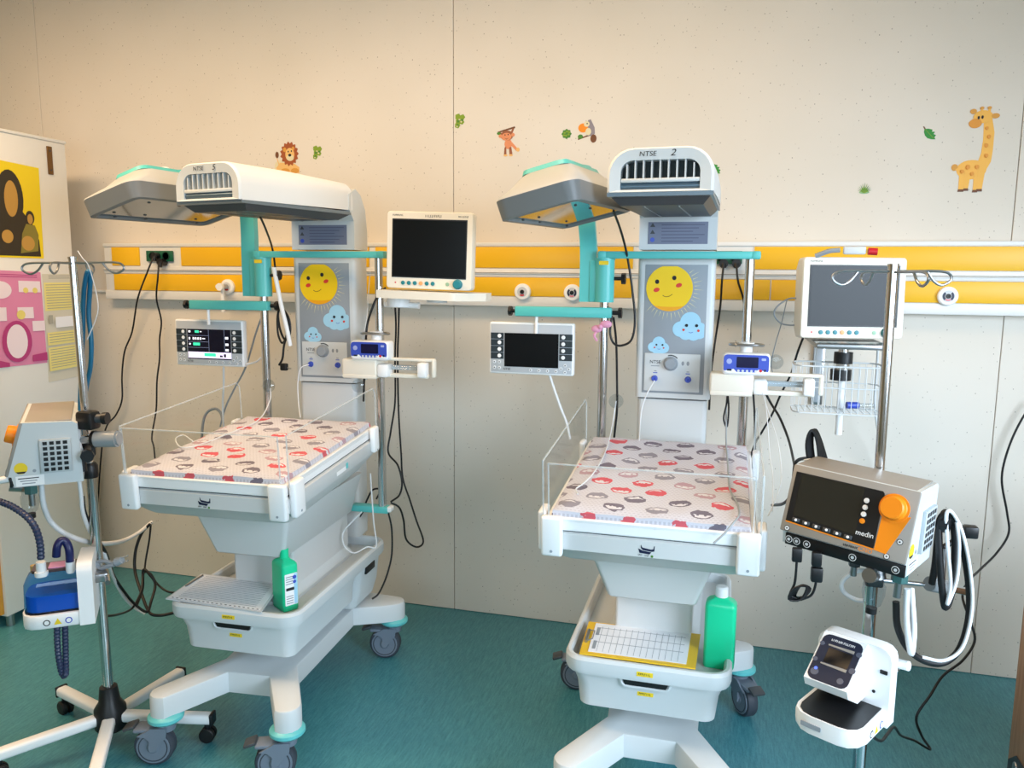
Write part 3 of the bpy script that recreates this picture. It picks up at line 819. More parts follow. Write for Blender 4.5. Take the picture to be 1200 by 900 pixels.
    for x, z in ((-.066, 1.575), (-.006, 1.589)): s_.plate(ell(x, z, .0075, .008, 14), F - .001, .0022, INK)
    for x, z, t_ in ((-.067, 1.546, .35), (.011, 1.563, .35)): s_.plate([(x + (u * math.cos(t_) - v * math.sin(t_)), z + (u * math.sin(t_) + v * math.cos(t_))) for u, v in ell(0, 0, .011, .0075, 16)], F - .001, .0022, CHEEK)
    s_.tube([(-.045, F - .003, 1.527), (-.035, F - .003, 1.522), (-.022, F - .003, 1.524), (-.011, F - .003, 1.531)], .0010, EDGE, 5)
    s_.build('sun_sticker', cm, 'smiling yellow sun sticker')
    for cx_, cz_, k, clipx in ((.056, 1.415, 1.0, px1 - .001), (-.053, 1.345, .62, None)):
        lob = [(0, .018, .036), (-.034, -.008, .028), (-.015, -.02, .026), (.03, -.012, .03), (.012, -.024, .024)]
        q = MB().plate(cloud_poly(cx_, cz_, [(x * k, z * k, r * k) for x, z, r in lob], clipx), F - .001, .0012 + (.0004 if k < 1 else 0), CLOUD)
        for dx, rr, mt, dz in ((-.013, .0055, INK, .006), (.022, .0055, INK, .006), (-.023, .0045, CHEEK, -.010), (.029, .0045, CHEEK, -.012)): q.plate(ell(cx_ + dx * k, cz_ + dz * k, rr * k, None, 12), F - .001, .0024, mt)
        q.tube([(cx_ + (-.005) * k, F - .0034, cz_ - .017 * k), (cx_ + .002 * k, F - .0034, cz_ - .020 * k), (cx_ + .010 * k, F - .0034, cz_ - .017 * k)], .0008, BLUE, 5)
        q.build('cloud_sticker', cm, 'smiling pale blue cloud sticker')
    c = MB(); c.span((px0 + .004, F - .0045, 1.180), (px1 - .010, F, 1.318), LGREY, .002)
    c.text('NTSE', (-.063, 1.286), .017, F - .0046, INK); c.plate(rrect(.03, .003, .001, 1, -.063, 1.272), F - .0045, .0005, MGREY)
    for x in (-.062, .054): c.plate(rrect(.016, .003, .001, 1, x, 1.247), F - .0045, .0005, BLUE); c.plate(rrect(.010, .003, .001, 1, x, 1.254), F - .0045, .0005, MGREY)
    c.plate(ell(-.008, 1.282, .032, None, 14, 40, 110) + ell(-.008, 1.282, .028, None, 14, 110, 40), F - .0045, .0006, DGREY)
    for x in (.035, .053): c.plate(ell(x, 1.284, .005, .008, 12), F - .0045, .0006, MGREY)
    cp = c.build('control_plate', cm)
    MB().lathe((-.008, F - .0045, 1.282), (0, -1, 0), [(0, .026), (.004, .026), (.006, .022), (.020, .020), (.022, .017), (.022, 0)], MGREY, 26).build('flow_knob', cm)
    for x in (-.064, .055): MB().lathe((x, F - .0045, 1.226), (0, -1, 0), [(0, .012), (.004, .011), (.010, .009), (.010, .004), (.006, 0)], BLUE, 16).build('sensor_socket', cm)
    # upper column with warning plate, curving into the hood
    c = MB(); pts = []
    side = [(.012, 1.688), (.012, 1.80), (-.03, 1.842), (-.03, 1.90), (.03, 1.925), (.08, 1.905), (.125, 1.85), (.142, 1.76), (.142, 1.688)]
    c.loft([[(x, y, z) for y, z in side] for x in (-.135, .135)], LGREY)
    up = c.build('column_head', R)
    c = MB(); c.span((-.104, F - .0008, 1.708), (.104, F + .001, 1.785), mat('warning_plate', (122, 128, 150), .5), .0004, 1)
    for k in range(6): c.plate(rrect(.15 - .02 * (k % 3), .003, .001, 1, .018 - .01 * (k % 3), 1.775 - k * .0115), F - .0008, .0006, mat('warning_text', (92, 98, 124), .5))
    c.plate([(-.097, 1.768), (-.079, 1.768), (-.088, 1.782)], F - .0008, .0006, DGREY); c.plate([(-.097, 1.744), (-.079, 1.744), (-.088, 1.758)], F - .0008, .0006, DGREY); c.plate(ell(-.088, 1.723, .008), F - .0008, .0006, BLUE)
    c.build('warning_label', up)
    # ---- hood: arched shell with louvred mouth
    H = Matrix.Translation((0, .03, 0)) @ Matrix.Rotation(rad(hood_yaw), 4, 'Z') @ Matrix.Translation((0, -.03, 0))
    def arch(wid, z0, z1, r, n=6):
        q = [(-wid, z0)]; q += [(-wid + r - r * math.cos(rad(a)), z1 - r + r * math.sin(rad(a))) for a in [90 * i / n for i in range(n + 1)]]
        q += [(wid - r + r * math.sin(rad(a)), z1 - r + r * math.cos(rad(a))) for a in [90 * i / n for i in range(n + 1)]]; q += [(wid, z0)]
        return q
    yf, yb = -.56, .05
    outer = arch(.150, 1.832, 1.957, .075); inner = arch(.112, 1.840, 1.922, .034)
    m = MB(); m.T = H
    P3 = lambda poly, y: [(x, y, z) for x, z in poly]
    m.loft([P3(inner, yf + .05), P3(inner, yf + .002), P3(arch(.143, 1.834, 1.952, .072), yf - .002)], LGREY, False, False)
    m.loft([P3(arch(.143, 1.834, 1.952, .072), yf - .002), P3(outer, yf + .006), P3(arch(.150, 1.835, 1.957, .07), -.30), P3(arch(.142, 1.840, 1.948, .06), yb - .02), P3(arch(.13, 1.842, 1.93, .05), yb)], LGREY if False else WHITE, False, True)
    hd = m.build('heater_hood', R)
    m = MB(); m.T = H; m.plate([(x * .98, z) for x, z in inner], yf + .05, .004, mat('hood_mouth_dark', (44, 56, 58), .6)); m.build('mouth_mesh', hd)
    m = MB(); m.T = H
    m.box((0, yf + .012, 1.866), (.222, .018, .012), LGREY, .003); m.cyl((-.111, yf + .018, 1.850), (.111, yf + .018, 1.850), .0115, mat('hood_tube_blue_grey', (92, 114, 130), .3, .4))
    m.build('lower_bar', hd)
    for k in range(9):
        x = -.094 + k * .0235; zt = 1.921 if abs(x) < .085 else 1.912
        m = MB(); m.T = H; m.span((x - .0018, yf + .004, 1.871), (x + .0018, yf + .045, zt), LGREY); m.build('louvre_fin', hd)
    m = MB(); m.T = H
    bot = [(-.15, yf + .004), (.15, yf + .004), (.142, yb - .03), (-.142, yb - .03)]
    m.prism(bot, 1.822, 1.834, mat('hood_lip_steel', (120, 132, 140), .35, .3))
    m.loft([[(x * .94, y * .96, 1.822) for x, y in bot], [(x * .80, -.25 + (y + .25) * .84, 1.800) for x, y in bot]], DGREY)
    for x in (-.05, .05): m.box((x, -.26, 1.799), (.004, .44, .004), STEEL)
    m.build('heater_reflector', hd)
    m = MB(); m.T = H; m.text('NTSE', (-.035, 1.938), .019, yf - .0005, INK, .0012, .1, 1.1); m.build('hood_marking', hd, 'hand lettered ward name')
    m = MB(); m.T = H; m.text(num, (.035, 1.939), .026, yf - .0005, INK, .0012, .25, 1.2); m.build('hood_number', hd, 'hand written number')
    # ---- posts, cross bar, clamp, display arm
    for s in (-1, 1):
        MB().cyl((s * .25, -.02, .64), (s * .25, -.02, 1.672), .0165, CHROME, n=22).build('post', R)
    b = MB().box((.012, -.045, 1.668), (.54, .016, .026), TEAL, .004); b.box((.268, -.03, 1.668), (.03, .05, .028), TEAL, .006); b.box((-.258, -.03, 1.668), (.03, .05, .028), TEAL, .006); b.build('cross_bar', R)
    for s in (-1, 1):
        MB().box((s * .20, -.02, .645), (.16, .045, .028), TEAL, .006).box((s * .278, -.02, .648), (.03, .04, .02), PUREW, .004).build('post_clamp', R)
    a = MB().box((-.40, -.03, 1.462), (.36, .032, .038), TEAL, .006).cyl((-.25, -.02, 1.443), (-.25, -.02, 1.481), .026, TEAL)
    a.cyl((-.225, -.02, 1.462), (-.198, -.02, 1.462), .008, BLACK).cyl((-.198, -.02, 1.462), (-.185, -.02, 1.462), .019, BLACK, n=8)
    ar = a.build('display_arm', R)
    MB().cyl((-.575, -.03, 1.462), (-.596, -.03, 1.462), .007, BLACK).cyl((-.594, -.03, 1.462), (-.606, -.03, 1.462), .018, BLACK, n=8).build('arm_knob', ar)
    MB().cyl((-.50, -.03, 1.38), (-.50, -.03, 1.445), .006, PUREW).build('hanger_stem', ar)
    # ---- the mattress is a thing of its own, lying on the platform
    m = MB(); nx, ny = 26, 34; hw, y0, y1 = .264, .004, .700; rows = []
    random.seed(int(loc[0] * 100) + 7); off = Vector((random.random() * 9, random.random() * 9, 0))
    vs, fs = [], []
    def crumple(x, y): return .0045 * noise.noise(Vector((x * 9, y * 7, 0)) + off) + .002 * noise.noise(Vector((x * 25, y * 22, 3)) + off) - .003 * max(0, 1 - abs(x + .02) / .006) * .6
    for j in range(ny + 1):
        for i in range(nx + 1):
            x = -hw + 2 * hw * i / nx; y = y0 + (y1 - y0) * j / ny
            e = min(i, nx - i, j, ny - j); vs.append((x, y, crumple(x, y) - (.007 if e == 0 else .0015 if e == 1 else 0)))
    for j in range(ny):
        for i in range(nx): a = j * (nx + 1) + i; fs.append([a, a + 1, a + nx + 2, a + nx + 1])
    rim = [i for i in range(nx + 1)] + [j * (nx + 1) + nx for j in range(1, ny + 1)] + [ny * (nx + 1) + i for i in range(nx - 1, -1, -1)] + [j * (nx + 1) for j in range(ny - 1, 0, -1)]
    b0 = len(vs)
    for k in rim:
        x, y, z = vs[k]; vs.append((x * 1.012, (y - .35) * 1.006 + .35, -.0225))
    for k in range(len(rim)): a, b_ = rim[k], rim[(k + 1) % len(rim)]; fs.append([b_, a, b0 + k, b0 + (k + 1) % len(rim)])
    fs.append([b0 + k for k in range(len(rim))])
    m.add(vs, fs, SHEET); mo = m.build('cot_mattress', sharp=60)
    mo.matrix_world = Matrix.Translation(loc) @ Matrix.Rotation(yaw, 4, 'Z') @ B
    return R, mo, Matrix.Translation(loc) @ Matrix.Rotation(yaw, 4, 'Z')


LW, LM, LT = warmer('infant warmer standing next to the tall white cabinet', (-1.57, 2.88, 0), rad(2.5), .972, 1.024, -.03, -14, '5', (195, 200, 200, 190), 2.5)
RW, RM, RTm = warmer('infant warmer standing next to the wire basket and wall monitor', (-.18, 2.88, 0), 0.0, .955, 1.026, 0.0, -2, '2', (200, 250, 190, 300), 1.3)
tag(LM, 'cot mattress in owl print sheet on the warmer next to the cabinet', 'mattress', 'owl print mattresses')
tag(RM, 'cot mattress in owl print sheet on the warmer next to the basket', 'mattress', 'owl print mattresses')


# ------------------------------------------------------------------ phototherapy lamps on swing arms
def photolamp(label, T, lc, le):
    """arm in warmer space T, head at world lc with euler le"""
    R = thing('phototherapy_lamp', label, 'lamp', T @ Vector((-.25, -.02, 1.50)), (0, 0, T.to_euler().z), 'phototherapy lamps')
    inv = (Matrix.Translation(R.location) @ Matrix.Rotation(R.rotation_euler.z, 4, 'Z')).inverted()
    Hd = inv @ (Matrix.Translation(lc) @ Euler([rad(a) for a in le]).to_matrix().to_4x4())
    MB().cyl((0, 0, 0), (0, 0, .150), .034, TEAL, n=26).cyl((0, 0, .150), (0, 0, .158), .036, TEAL, n=26).build('sleeve', R)
    MB().plate(rrect(.034, .014, .003, 2, 0, .140), -.0345, .001, TAGY).build('sleeve_tag', R, 'small yellow tag')
    MB().cyl((.03, 0, .085), (.06, 0, .085), .007, BLACK).cyl((.06, 0, .085), (.075, 0, .085), .02, BLACK, n=8).build('lock_knob', R)
    # flat arm: a swept strip up behind the head and over its back
    top = Hd @ Vector((0, .06, .158)); bk = Hd @ Vector((0, .22, .165))
    path = [Vector((-.062, .012, .0)), Vector((-.062, .012, .17)), Vector((-.072, .03, .26)), Vector((-.085, .045, .36)), Vector((-.10, .04, .43)), bk, top]
    P = catmull(path, 6); m = MB(); r0 = []
    for i, p in enumerate(P):
        t = (P[min(i + 1, len(P) - 1)] - P[max(i - 1, 0)]).normalized(); sx = Vector((1, 0, 0)); sx = (sx - t * sx.dot(t)).normalized(); nn = t.cross(sx)
        hw, ht = .030, .016
        r0.append([p + sx * a + nn * b for a, b in ((-hw, -ht), (hw, -ht), (hw, ht), (-hw, ht))])
    m.loft(r0, TEAL); m.box((-.040, .004, .075), (.03, .028, .15), TEAL, .004); m.build('swing_arm', R)
    # head
    W_, L_, h = .264, .60, .056
    rr = lambda w_, l, r, z: [Hd @ Vector((x, y, z)) for x, y in rrect(w_, l, r, 5)]
    m = MB(); m.loft([rr(W_ * .80, L_ * .86, .02, .012), rr(W_ * .84, L_ * .90, .02, -.002), rr(W_ * .955, L_ * .965, .035, 0), rr(W_, L_, .045, h)], HGREY, False, False)
    m.loft([rr(W_, L_, .045, h), rr(W_ * .99, L_ * .99, .045, h + .005), rr(W_ * .80, L_ * .76, .05, h + .040), rr(W_ * .56, L_ * .58, .04, h + .078), rr(W_ * .3, L_ * .4, .03, h + .082)], mat('lamp_top_silver', (186, 190, 192), .4), False, True)
    hd = m.build('lamp_head', R, 'grey lamp head with pale sloping top')
    m = MB(); m.loft([rr(W_ * .81, L_ * .87, .018, .006), rr(W_ * .81, L_ * .87, .018, .010)], MIRROR); m.build('lamp_glass', hd, 'reflective glass under the lamp')
    m = MB(); m.T = Hd
    for x, y in ((-.085, -.20), (.085, -.20), (-.085, .20), (.085, .20), (-.085, -.06), (.085, -.06)): m.box((x, y, -.002), (.007, .012, .006), DGREY, .002)
    m.build('glass_clip', hd)
    m = MB(); m.T = Hd; m.loft([[(x, y, z) for x, y in rrect(w_, l, .03, 4)] for w_, l, z in ((W_ * .58, L_ * .60, h + .074), (W_ * .55, L_ * .58, h + .088), (W_ * .40, L_ * .50, h + .092))], TEAL); m.build('top_cover', hd)
    m = MB(); m.T = Hd; m.lathe((.02, -.02, h + .086), (0, 0, 1), [(0, .026), (.016, .025), (.022, .018), (.022, 0)], PUREW); m.build('tilt_knob', hd, 'white tilt knob')
    return R


photolamp('grey phototherapy lamp swung out on teal arm of the warmer next to the cabinet', LT, (-2.045, 2.62, 1.818), (.3, -15.6, -6.5))
photolamp('grey phototherapy lamp swung out on teal arm of the warmer next to the basket', RTm, (-.494, 2.53, 1.784), (.7, -13.1, -8.3))
# ------------------------------------------------------------------ warmer displays
def warmer_display(label, loc, rz, on):
    w_, h, d = .324, .195, .034; U = lambda u: (u - .5) * w_; V = lambda v: (.5 - v) * h
    R = thing('warmer_display', label, 'display', loc, (0, 0, rad(rz)), 'displays hanging from teal arms')
    MB().box((0, d / 2 + .002, 0), (w_, d, h), PUREW, .007, None, 3).build('case', R)
    MB().box((0, .004, 0), (w_ - .012, .006, h - .012), mat('display_face_grey', (186, 192, 198), .45), .004).build('face', R)
    F = .001
    m = MB(); rc = lambda u0, v0, u1, v1: [(U(u0), V(v1)), (U(u1), V(v1)), (U(u1), V(v0)), (U(u0), V(v0))]
    m.plate(rc(.185, .205, .825, .855), F, .0008, SCREEN if not on else mat('lit_screen_navy', (10, 12, 38), .2))
    if on:
        G = glow('screen_green', (60, 220, 170), .8); Wt = glow('screen_white', (236, 238, 246), .9); Dv = glow('screen_line', (120, 130, 160), .3); Vi = glow('screen_violet', (228, 214, 246), .9)
        m.plate(rc(.19, .70, .825, .83), F, .0016, Vi); m.plate(rc(.43, .72, .60, .79), F, .0022, G); m.plate(rc(.66, .76, .70, .80), F, .0022, INK); m.plate(rc(.72, .73, .75, .80), F, .0022, INK)
        for v in (.34, .475, .60): m.plate(rc(.19, v, .50, v + .008), F, .0014, Dv)
        m.plate(rc(.50, .21, .505, .69), F, .0014, Dv); m.plate(rc(.73, .21, .735, .69), F, .0014, Dv)
        m.plate(rc(.30, .235, .36, .285), F, .0014, G); m.plate(rc(.27, .50, .37, .56), F, .0014, G); m.plate(rc(.375, .25, .40, .27), F, .0014, Wt)
        for u in (.205, .265, .30, .335, .37): m.plate(rc(u, .385, u + .022, .435), F, .0014, Wt)
        m.plate(rc(.405, .40, .45, .42), F, .0014, Wt); m.plate(rc(.205, .24, .235, .28), F, .0014, Wt); m.plate(ell(U(.22), V(.53), .004), F, .0014, Wt)
        for k, v in enumerate((.36, .50, .62)): m.plate(rc(.745, v, .79, v + .05), F, .0014, Wt)
    m.build('screen', R)
    for sgn, u0, u1, cu in ((0, .02, .175, .125), (1, .835, .985, .88)):
        for k in range(4):
            v0 = .205 + k * .128; b = MB().plate(rc(u0, v0, u1, v0 + .12), F, .0012, mat('key_dark', (42, 52, 58), .4))
            b.lathe((U(cu), F - .001, V(v0 + .06)), (0, -1, 0), [(0, .0075), (.0015, .0072), (.0022, 0)], PUREW, 16); b.build('soft_key', R)
    m = MB()
    for u, v in ((.065, .77), (.125, .77), (.065, .88), (.125, .885), (.905, .80), (.857, .865), (.95, .868), (.905, .93), (.5, .91), (.60, .915), (.70, .915), (.80, .92)):
        MB().lathe((U(u), F, V(v)), (0, -1, 0), [(0, .0062), (.001, .006), (.0014, 0)], mat('ring_key', (222, 226, 230), .4), 14).plate(ell(U(u), V(v), .0022, None, 8), F - .0010, .0008, INK).build('ring_key', R)
    MB().text('NTSE', (U(.215), V(.905)), .012, F, INK).build('maker_mark', R)
    return R


warmer_display('lit warmer display with green figures, under the arm of cabinet-side warmer', (-2.10, 2.865, 1.30), 1.1, True)
warmer_display('switched off warmer display, under the arm of basket-side warmer', (-.70, 2.85, 1.322), .2, False)


# ------------------------------------------------------------------ patient monitors
def patient_monitor(label, loc, rot, w_, h, d, full):
    R = thing('patient_monitor', label, 'monitor', loc, [rad(a) for a in rot], 'patient monitors')
    fr = [(x, z) for x, z in rrect(w_, h, .012, 3)]
    MB().loft([[(x, .0, z) for x, z in rrect(w_ * .985, h * .98, .01, 3)], [(x, .004, z) for x, z in fr], [(x, .055, z) for x, z in fr], [(x, d, z) for x, z in rrect(w_ * .9, h * .9, .02, 3)]], CREAM).build('case', R)
    U = lambda u: (u - .5) * w_; V = lambda v: (.5 - v) * h
    rc = lambda u0, v0, u1, v1: [(U(u0), V(v1)), (U(u1), V(v1)), (U(u1), V(v0)), (U(u0), V(v0))]
    MB().plate(rc(.065, .095, .935, .855), 0, .0012, BLACK).plate(rc(.078, .112, .922, .838), -.001, .001, SCREEN).build('screen', R)
    KT = mat('monitor_key_teal', (30, 128, 140), .4)
    for k, u in enumerate((.20, .27, .34, .41, .48, .55)):
        MB().lathe((U(u), 0, V(.925)), (0, -1, 0), [(0, .0078), (.003, .0074), (.004, 0)], KT if k != 3 else mat('monitor_key_orange', (240, 170, 110), .4), 14).build('key', R)
    MB().lathe((U(.72), 0, V(.925)), (0, -1, 0), [(0, .0075), (.002, .007), (.003, 0)], mat('monitor_key_green', (150, 190, 160), .4), 14).build('key', R)
    MB().lathe((U(.84), 0, V(.922)), (0, -1, 0), [(0, .0185), (.003, .0185), (.004, .016), (.016, .0155), (.018, .013), (.018, 0)], KT, 24).build('trim_knob', R, 'round teal knob')
    m = MB().plate(ell(U(.11), V(.925), .003), 0, .0006, RED)
    m.scrawl(U(.07), U(.19), V(.05), .006, 0, INK, 6)
    if full: m.scrawl(U(.45), U(.64), V(.055), .009, 0, INK, 7).scrawl(U(.83), U(.95), V(.055), .006, 0, INK, 8)
    m.build('front_marking', R)
    return R


patient_monitor('cream patient monitor standing on the white shelf between the warmers', (-1.08, 2.794, 1.681), (0, 1.6, 5.5), .33, .285, .13, True)
patient_monitor('cream patient monitor on the wall bracket above the wire basket', (.413, 2.91, 1.526), (-2, .2, 12.8), .345, .275, .13, False)
# shelf for the first monitor, carried by the warmer post
sh = thing('monitor_shelf', 'white shelf with rounded corner clamped to the steel post', 'shelf', (-1.10, 2.85, 1.50), (0, rad(1.6), rad(5)))
pts = [(-.19, .12), (-.19, -.07)] + [(.10 + .04 * math.cos(rad(a)), -.06 + .04 * math.sin(rad(a))) for a in (-90, -70, -50)] + [(.215, .02), (.215, .12)]
MB().prism(pts[::-1] if False else pts, .0, .030, CREAM, .005).build('shelf_board', sh)
MB().cyl((-.135, .03, -.035), (-.135, .03, 0), .045, PUREW).cyl((-.19, .03, -.028), (-.05, .03, -.028), .012, PUREW).cyl((.02, .03, -.012), (.02, .03, 0), .04, LGREY).build('swivel_mount', sh)

# wall bracket, knob, basket for the second monitor
bk = thing('monitor_wall_bracket', 'grey steel wall bracket with black clamp knob under the monitor', 'bracket', (.41, WY - .02, 1.28))
MB().span((-.065, .0, -.20), (-.02, .018, .08), STEEL, .004).span((-.055, -.006, -.19), (-.03, .002, .07), mat('bracket_channel_grey', (170, 180, 188), .4), .002).build('wall_channel', bk)
MB().span((-.12, -.62, .082), (.10, -.20, .100), STEEL, .004).span((-.05, -.25, .062), (.06, 0, .082), STEEL, .006).build('monitor_plate', bk)
MB().cyl((0, -.36, .02), (0, -.36, .082), .018, CHROME).cyl((0, -.36, .01), (0, -.36, .05), .032, BLACK, n=26).cyl((0, -.36, -.012), (0, -.36, .01), .024, CHROME).cyl((-.005, -.36, -.05), (-.005, -.36, -.012), .036, BLACK, n=28).build('clamp_knob', bk, 'black ribbed clamp knob')
MB().cyl((0, -.36, -.25), (0, -.36, -.05), .012, PUREW).build('bracket_tube', bk)

bs = thing('wire_basket', 'white wire basket hanging on the wall bracket', 'basket', (.385, 2.98, 1.125))
bw, bd, bh = .29, .16, .165
def bring(z, k=1.0): return [(x, y, z) for x, y in rrect(bw * k, bd * k, .04, 4)]
WIRE = mat('white_wire', (224, 226, 226), .35)
for z, r in ((bh, .0032), (bh * .55, .0022), (0, .0026)): MB().tube(bring(z), r, WIRE, 6, 2, True).build('wire_ring', bs)
for k in range(-6, 7):
    x = k * bw / 13.5
    MB().tube([(x, bd / 2, bh), (x, bd / 2, .004), (x, -bd / 2, .004), (x, -bd / 2, bh)], .0014, WIRE, 5, 1).build('wire_rib', bs)
for k in range(-2, 3):
    y = k * bd / 6
    MB().tube([(-bw / 2, y, bh), (-bw / 2, y, .004), (bw / 2, y, .004), (bw / 2, y, bh)], .0014, WIRE, 5, 1).build('wire_rib', bs)
bp = Vector((.36, 2.98, 1.139))
tag(MB().cyl(bp + Vector((.06, -.03, .012)), bp + Vector((.10, -.02, .012)), .012, BLUE).cyl(bp + Vector((.10, -.02, .012)), bp + Vector((.15, -.01, .012)), .008, SOFTCLEAR).build('blue_connector'), 'blue tube connector lying in the wire basket', 'connector')

# grey probe with red tip resting over the second monitor
q0, q1 = ony(990, 293, 2.88), ony(1028, 295, 2.88)
pb = thing('sensor_plug', 'grey sensor plug with red tip lying over the right monitor', 'plug', q0)
v = q1 - q0
MB().box(v * .30, (.07, .02, .026), LGREY, .005).build('plug_body', pb)
MB().cyl(v * .55, v * .80, .006, SOFTCLEAR).cyl(v * .72, v * 1.0, .012, RED).build('red_cap', pb)
MB().tube([(-.015, .0, 0), (-.05, .0, -.004), (-.09, .01, -.02)], .008, MGREY).build('plug_lead', pb)


# ------------------------------------------------------------------ syringe pumps
def syringe_pump(label, T):
    R = thing('syringe_pump', label, 'syringe pump', T @ Vector((.25, -.085, 1.214)), (0, 0, T.to_euler().z), 'syringe pumps on the posts')
    MB().box((-.045, 0, .022), (.145, .085, .066), CREAM, .010, None, 3).box((-.045, -.006, -.012), (.140, .075, .018), CREAM, .006).build('body', R)
    hd = MB().box((0, -.014, .089), (.155, .07, .074), PUREW, .012, None, 3).build('display_head', R)
    f = MB(); f.T = Matrix.Translation((0, -.014, .004)); f.plate(rrect(.146, .060, .012, 4, 0, .088), -.0352, .0010, BLUE)
    f.plate([(-.072, .062), (-.04, .070), (-.03, .060), (.03, .060), (.04, .070), (.072, .062), (.06, .056), (-.06, .056)], -.0362, .0006, PUREW)
    f.plate(rrect(.070, .036, .002, 1, .004, .093), -.0362, .0010, mat('pump_screen', (14, 16, 60), .15))
    for k in range(5): f.plate(ell(-.024 + k * .014, .064, .0042, None, 10), -.0366, .0006, LGREY)
    f.plate(ell(.047, .066, .005, None, 12), -.0366, .0010, RED); f.plate(ell(.061, .067, .004, None, 12), -.0366, .0010, NAVY); f.plate(ell(-.055, .095, .009, None, 14), -.0362, .0008, mat('pump_key_pale', (170, 180, 226), .4)); f.plate(rrect(.016, .006, .002, 2, -.054, .066), -.0366, .0008, INK); f.plate(rrect(.014, .008, .002, 2, .056, .104), -.0362, .0006, mat('pump_key_pale', (170, 180, 226), .4))
    f.build('keypad', hd, 'blue keypad and screen')
    # drive frame to the right
    m = MB().box((.135, 0, .055), (.23, .022, .012), CREAM, .004).box((.245, 0, .024), (.014, .026, .072), CREAM, .006).box((.12, .0, -.008), (.21, .03, .016), CREAM, .004).box((.12, .006, .022), (.20, .012, .018), LGREY, .003)
    m.build('drive_frame', R)
    MB().box((.205, -.012, .018), (.036, .046, .058), PUREW, .008).build('plunger_driver', R)
    MB().box((.050, -.012, .012), (.046, .060, .052), PUREW, .010).build('barrel_clamp', R)
    MB().cyl((.06, -.02, .026), (.19, -.02, .026), .010, SOFTCLEAR).build('syringe', R, 'clear syringe')
    m = MB().tube([(-.055, .02, .150), (-.03, -.018, .152), (.03, -.018, .152), (.055, .02, .150), (.03, .05, .150), (-.03, .05, .150)], .005, STEEL, 8, 5, True)
    m.cyl((0, .03, .118), (0, .03, .152), .020, PUREW).cyl((0, .03, .146), (0, .03, .158), .026, PUREW); m.build('carry_hook', R, 'steel loop above the pump')
    MB().box((0, .055, .03), (.06, .05, .05), CREAM, .008).build('post_clamp', R)
    return R


syringe_pump('cream syringe pump with blue keypad on the post of cabinet-side warmer', LT)
syringe_pump('cream syringe pump with blue keypad on the post of basket-side warmer', RTm)


# ------------------------------------------------------------------ drip stands
def drip_stand(label, loc, lean, H, a0, legl):
    R = thing('drip_stand', label, 'drip stand', loc, lean, 'steel drip stands')
    MB().cyl((0, 0, .10), (0, 0, .95), .0165, CHROME, n=22).build('lower_tube', R)
    MB().cyl((0, 0, .95), (0, 0, H), .0125, CHROME, n=22).cyl((0, 0, H), (0, 0, H + .006), .014, CHROME).build('upper_tube', R)
    MB().lathe((0, 0, .93), (0, 0, 1), [(0, .022), (.004, .024), (.04, .024), (.05, .018)], BLACK).build('height_collar', R)
    MB().lathe((0, 0, .055), (0, 0, 1), [(0, .045), (.01, .052), (.075, .050), (.10, .034), (.15, .028), (.152, .02)], BLACK).build('hub', R, 'black plastic hub')
    for k in range(5):
        a = a0 + 2 * PI * k / 5; c_, s_ = math.cos(a), math.sin(a); q = Matrix.Rotation(a, 4, 'Z')
        m = MB(); m.T = q
        m.loft([[(x, y, z + dz) for y, z in rrect(.040, .034, .010, 3)] for x, dz in ((.04, .098), (legl, .083))], PUREW)
        lg = m.build('leg', R, 'white tubular leg')
        m = MB(); m.T = q; m.box((legl + .004, 0, .083), (.012, .042, .040), BLACK, .004); m.cyl((legl - .015, 0, .045), (legl - .015, 0, .075), .010, BLACK)
        for s in (-1, 1): m.lathe((legl - .015, s * .004, .026), (0, s, 0), [(0, .026), (.012, .026), (.016, .022), (.017, 0)], RUBBER, 20)
        m.build('caster', lg, 'small black twin caster')
    hk = MB(); s = .085
    for sx in (-1, 1):
        hk.tube([(0, 0, H - .012), (sx * .05, 0, H - .012), (sx * .125, 0, H - .012), (sx * .150, 0, H - .02), (sx * .152, 0, H - .035), (sx * .130, 0, H - .046), (sx * .108, 0, H - .036), (sx * .090, 0, H - .014)], .0034, STEEL, 8)
        hk.tube([(0, 0, H - .014), (0, sx * .05, H - .014), (0, sx * .12, H - .014), (0, sx * .145, H - .022), (0, sx * .146, H - .036), (0, sx * .126, H - .047), (0, sx * .104, H - .036), (0, sx * .09, H - .016)], .0034, STEEL, 8)
    ho = hk.build('bag_hooks', R, 'four bent wire bag hooks'); ho.rotation_euler = (0, 0, rad(20))
    return R


PL = Vector((-1.962, 2.062, 0)); PR = Vector((.40, 2.15, 0))
drip_stand('steel drip stand beside the cabinet, holding the blue humidifier', PL, (0, rad(-1.1), 0), 1.635, rad(16), .34)
drip_stand('steel drip stand in front of the wire basket, holding the orange knob ventilator', PR, (0, rad(-.3), 0), 1.625, rad(-90), .24)


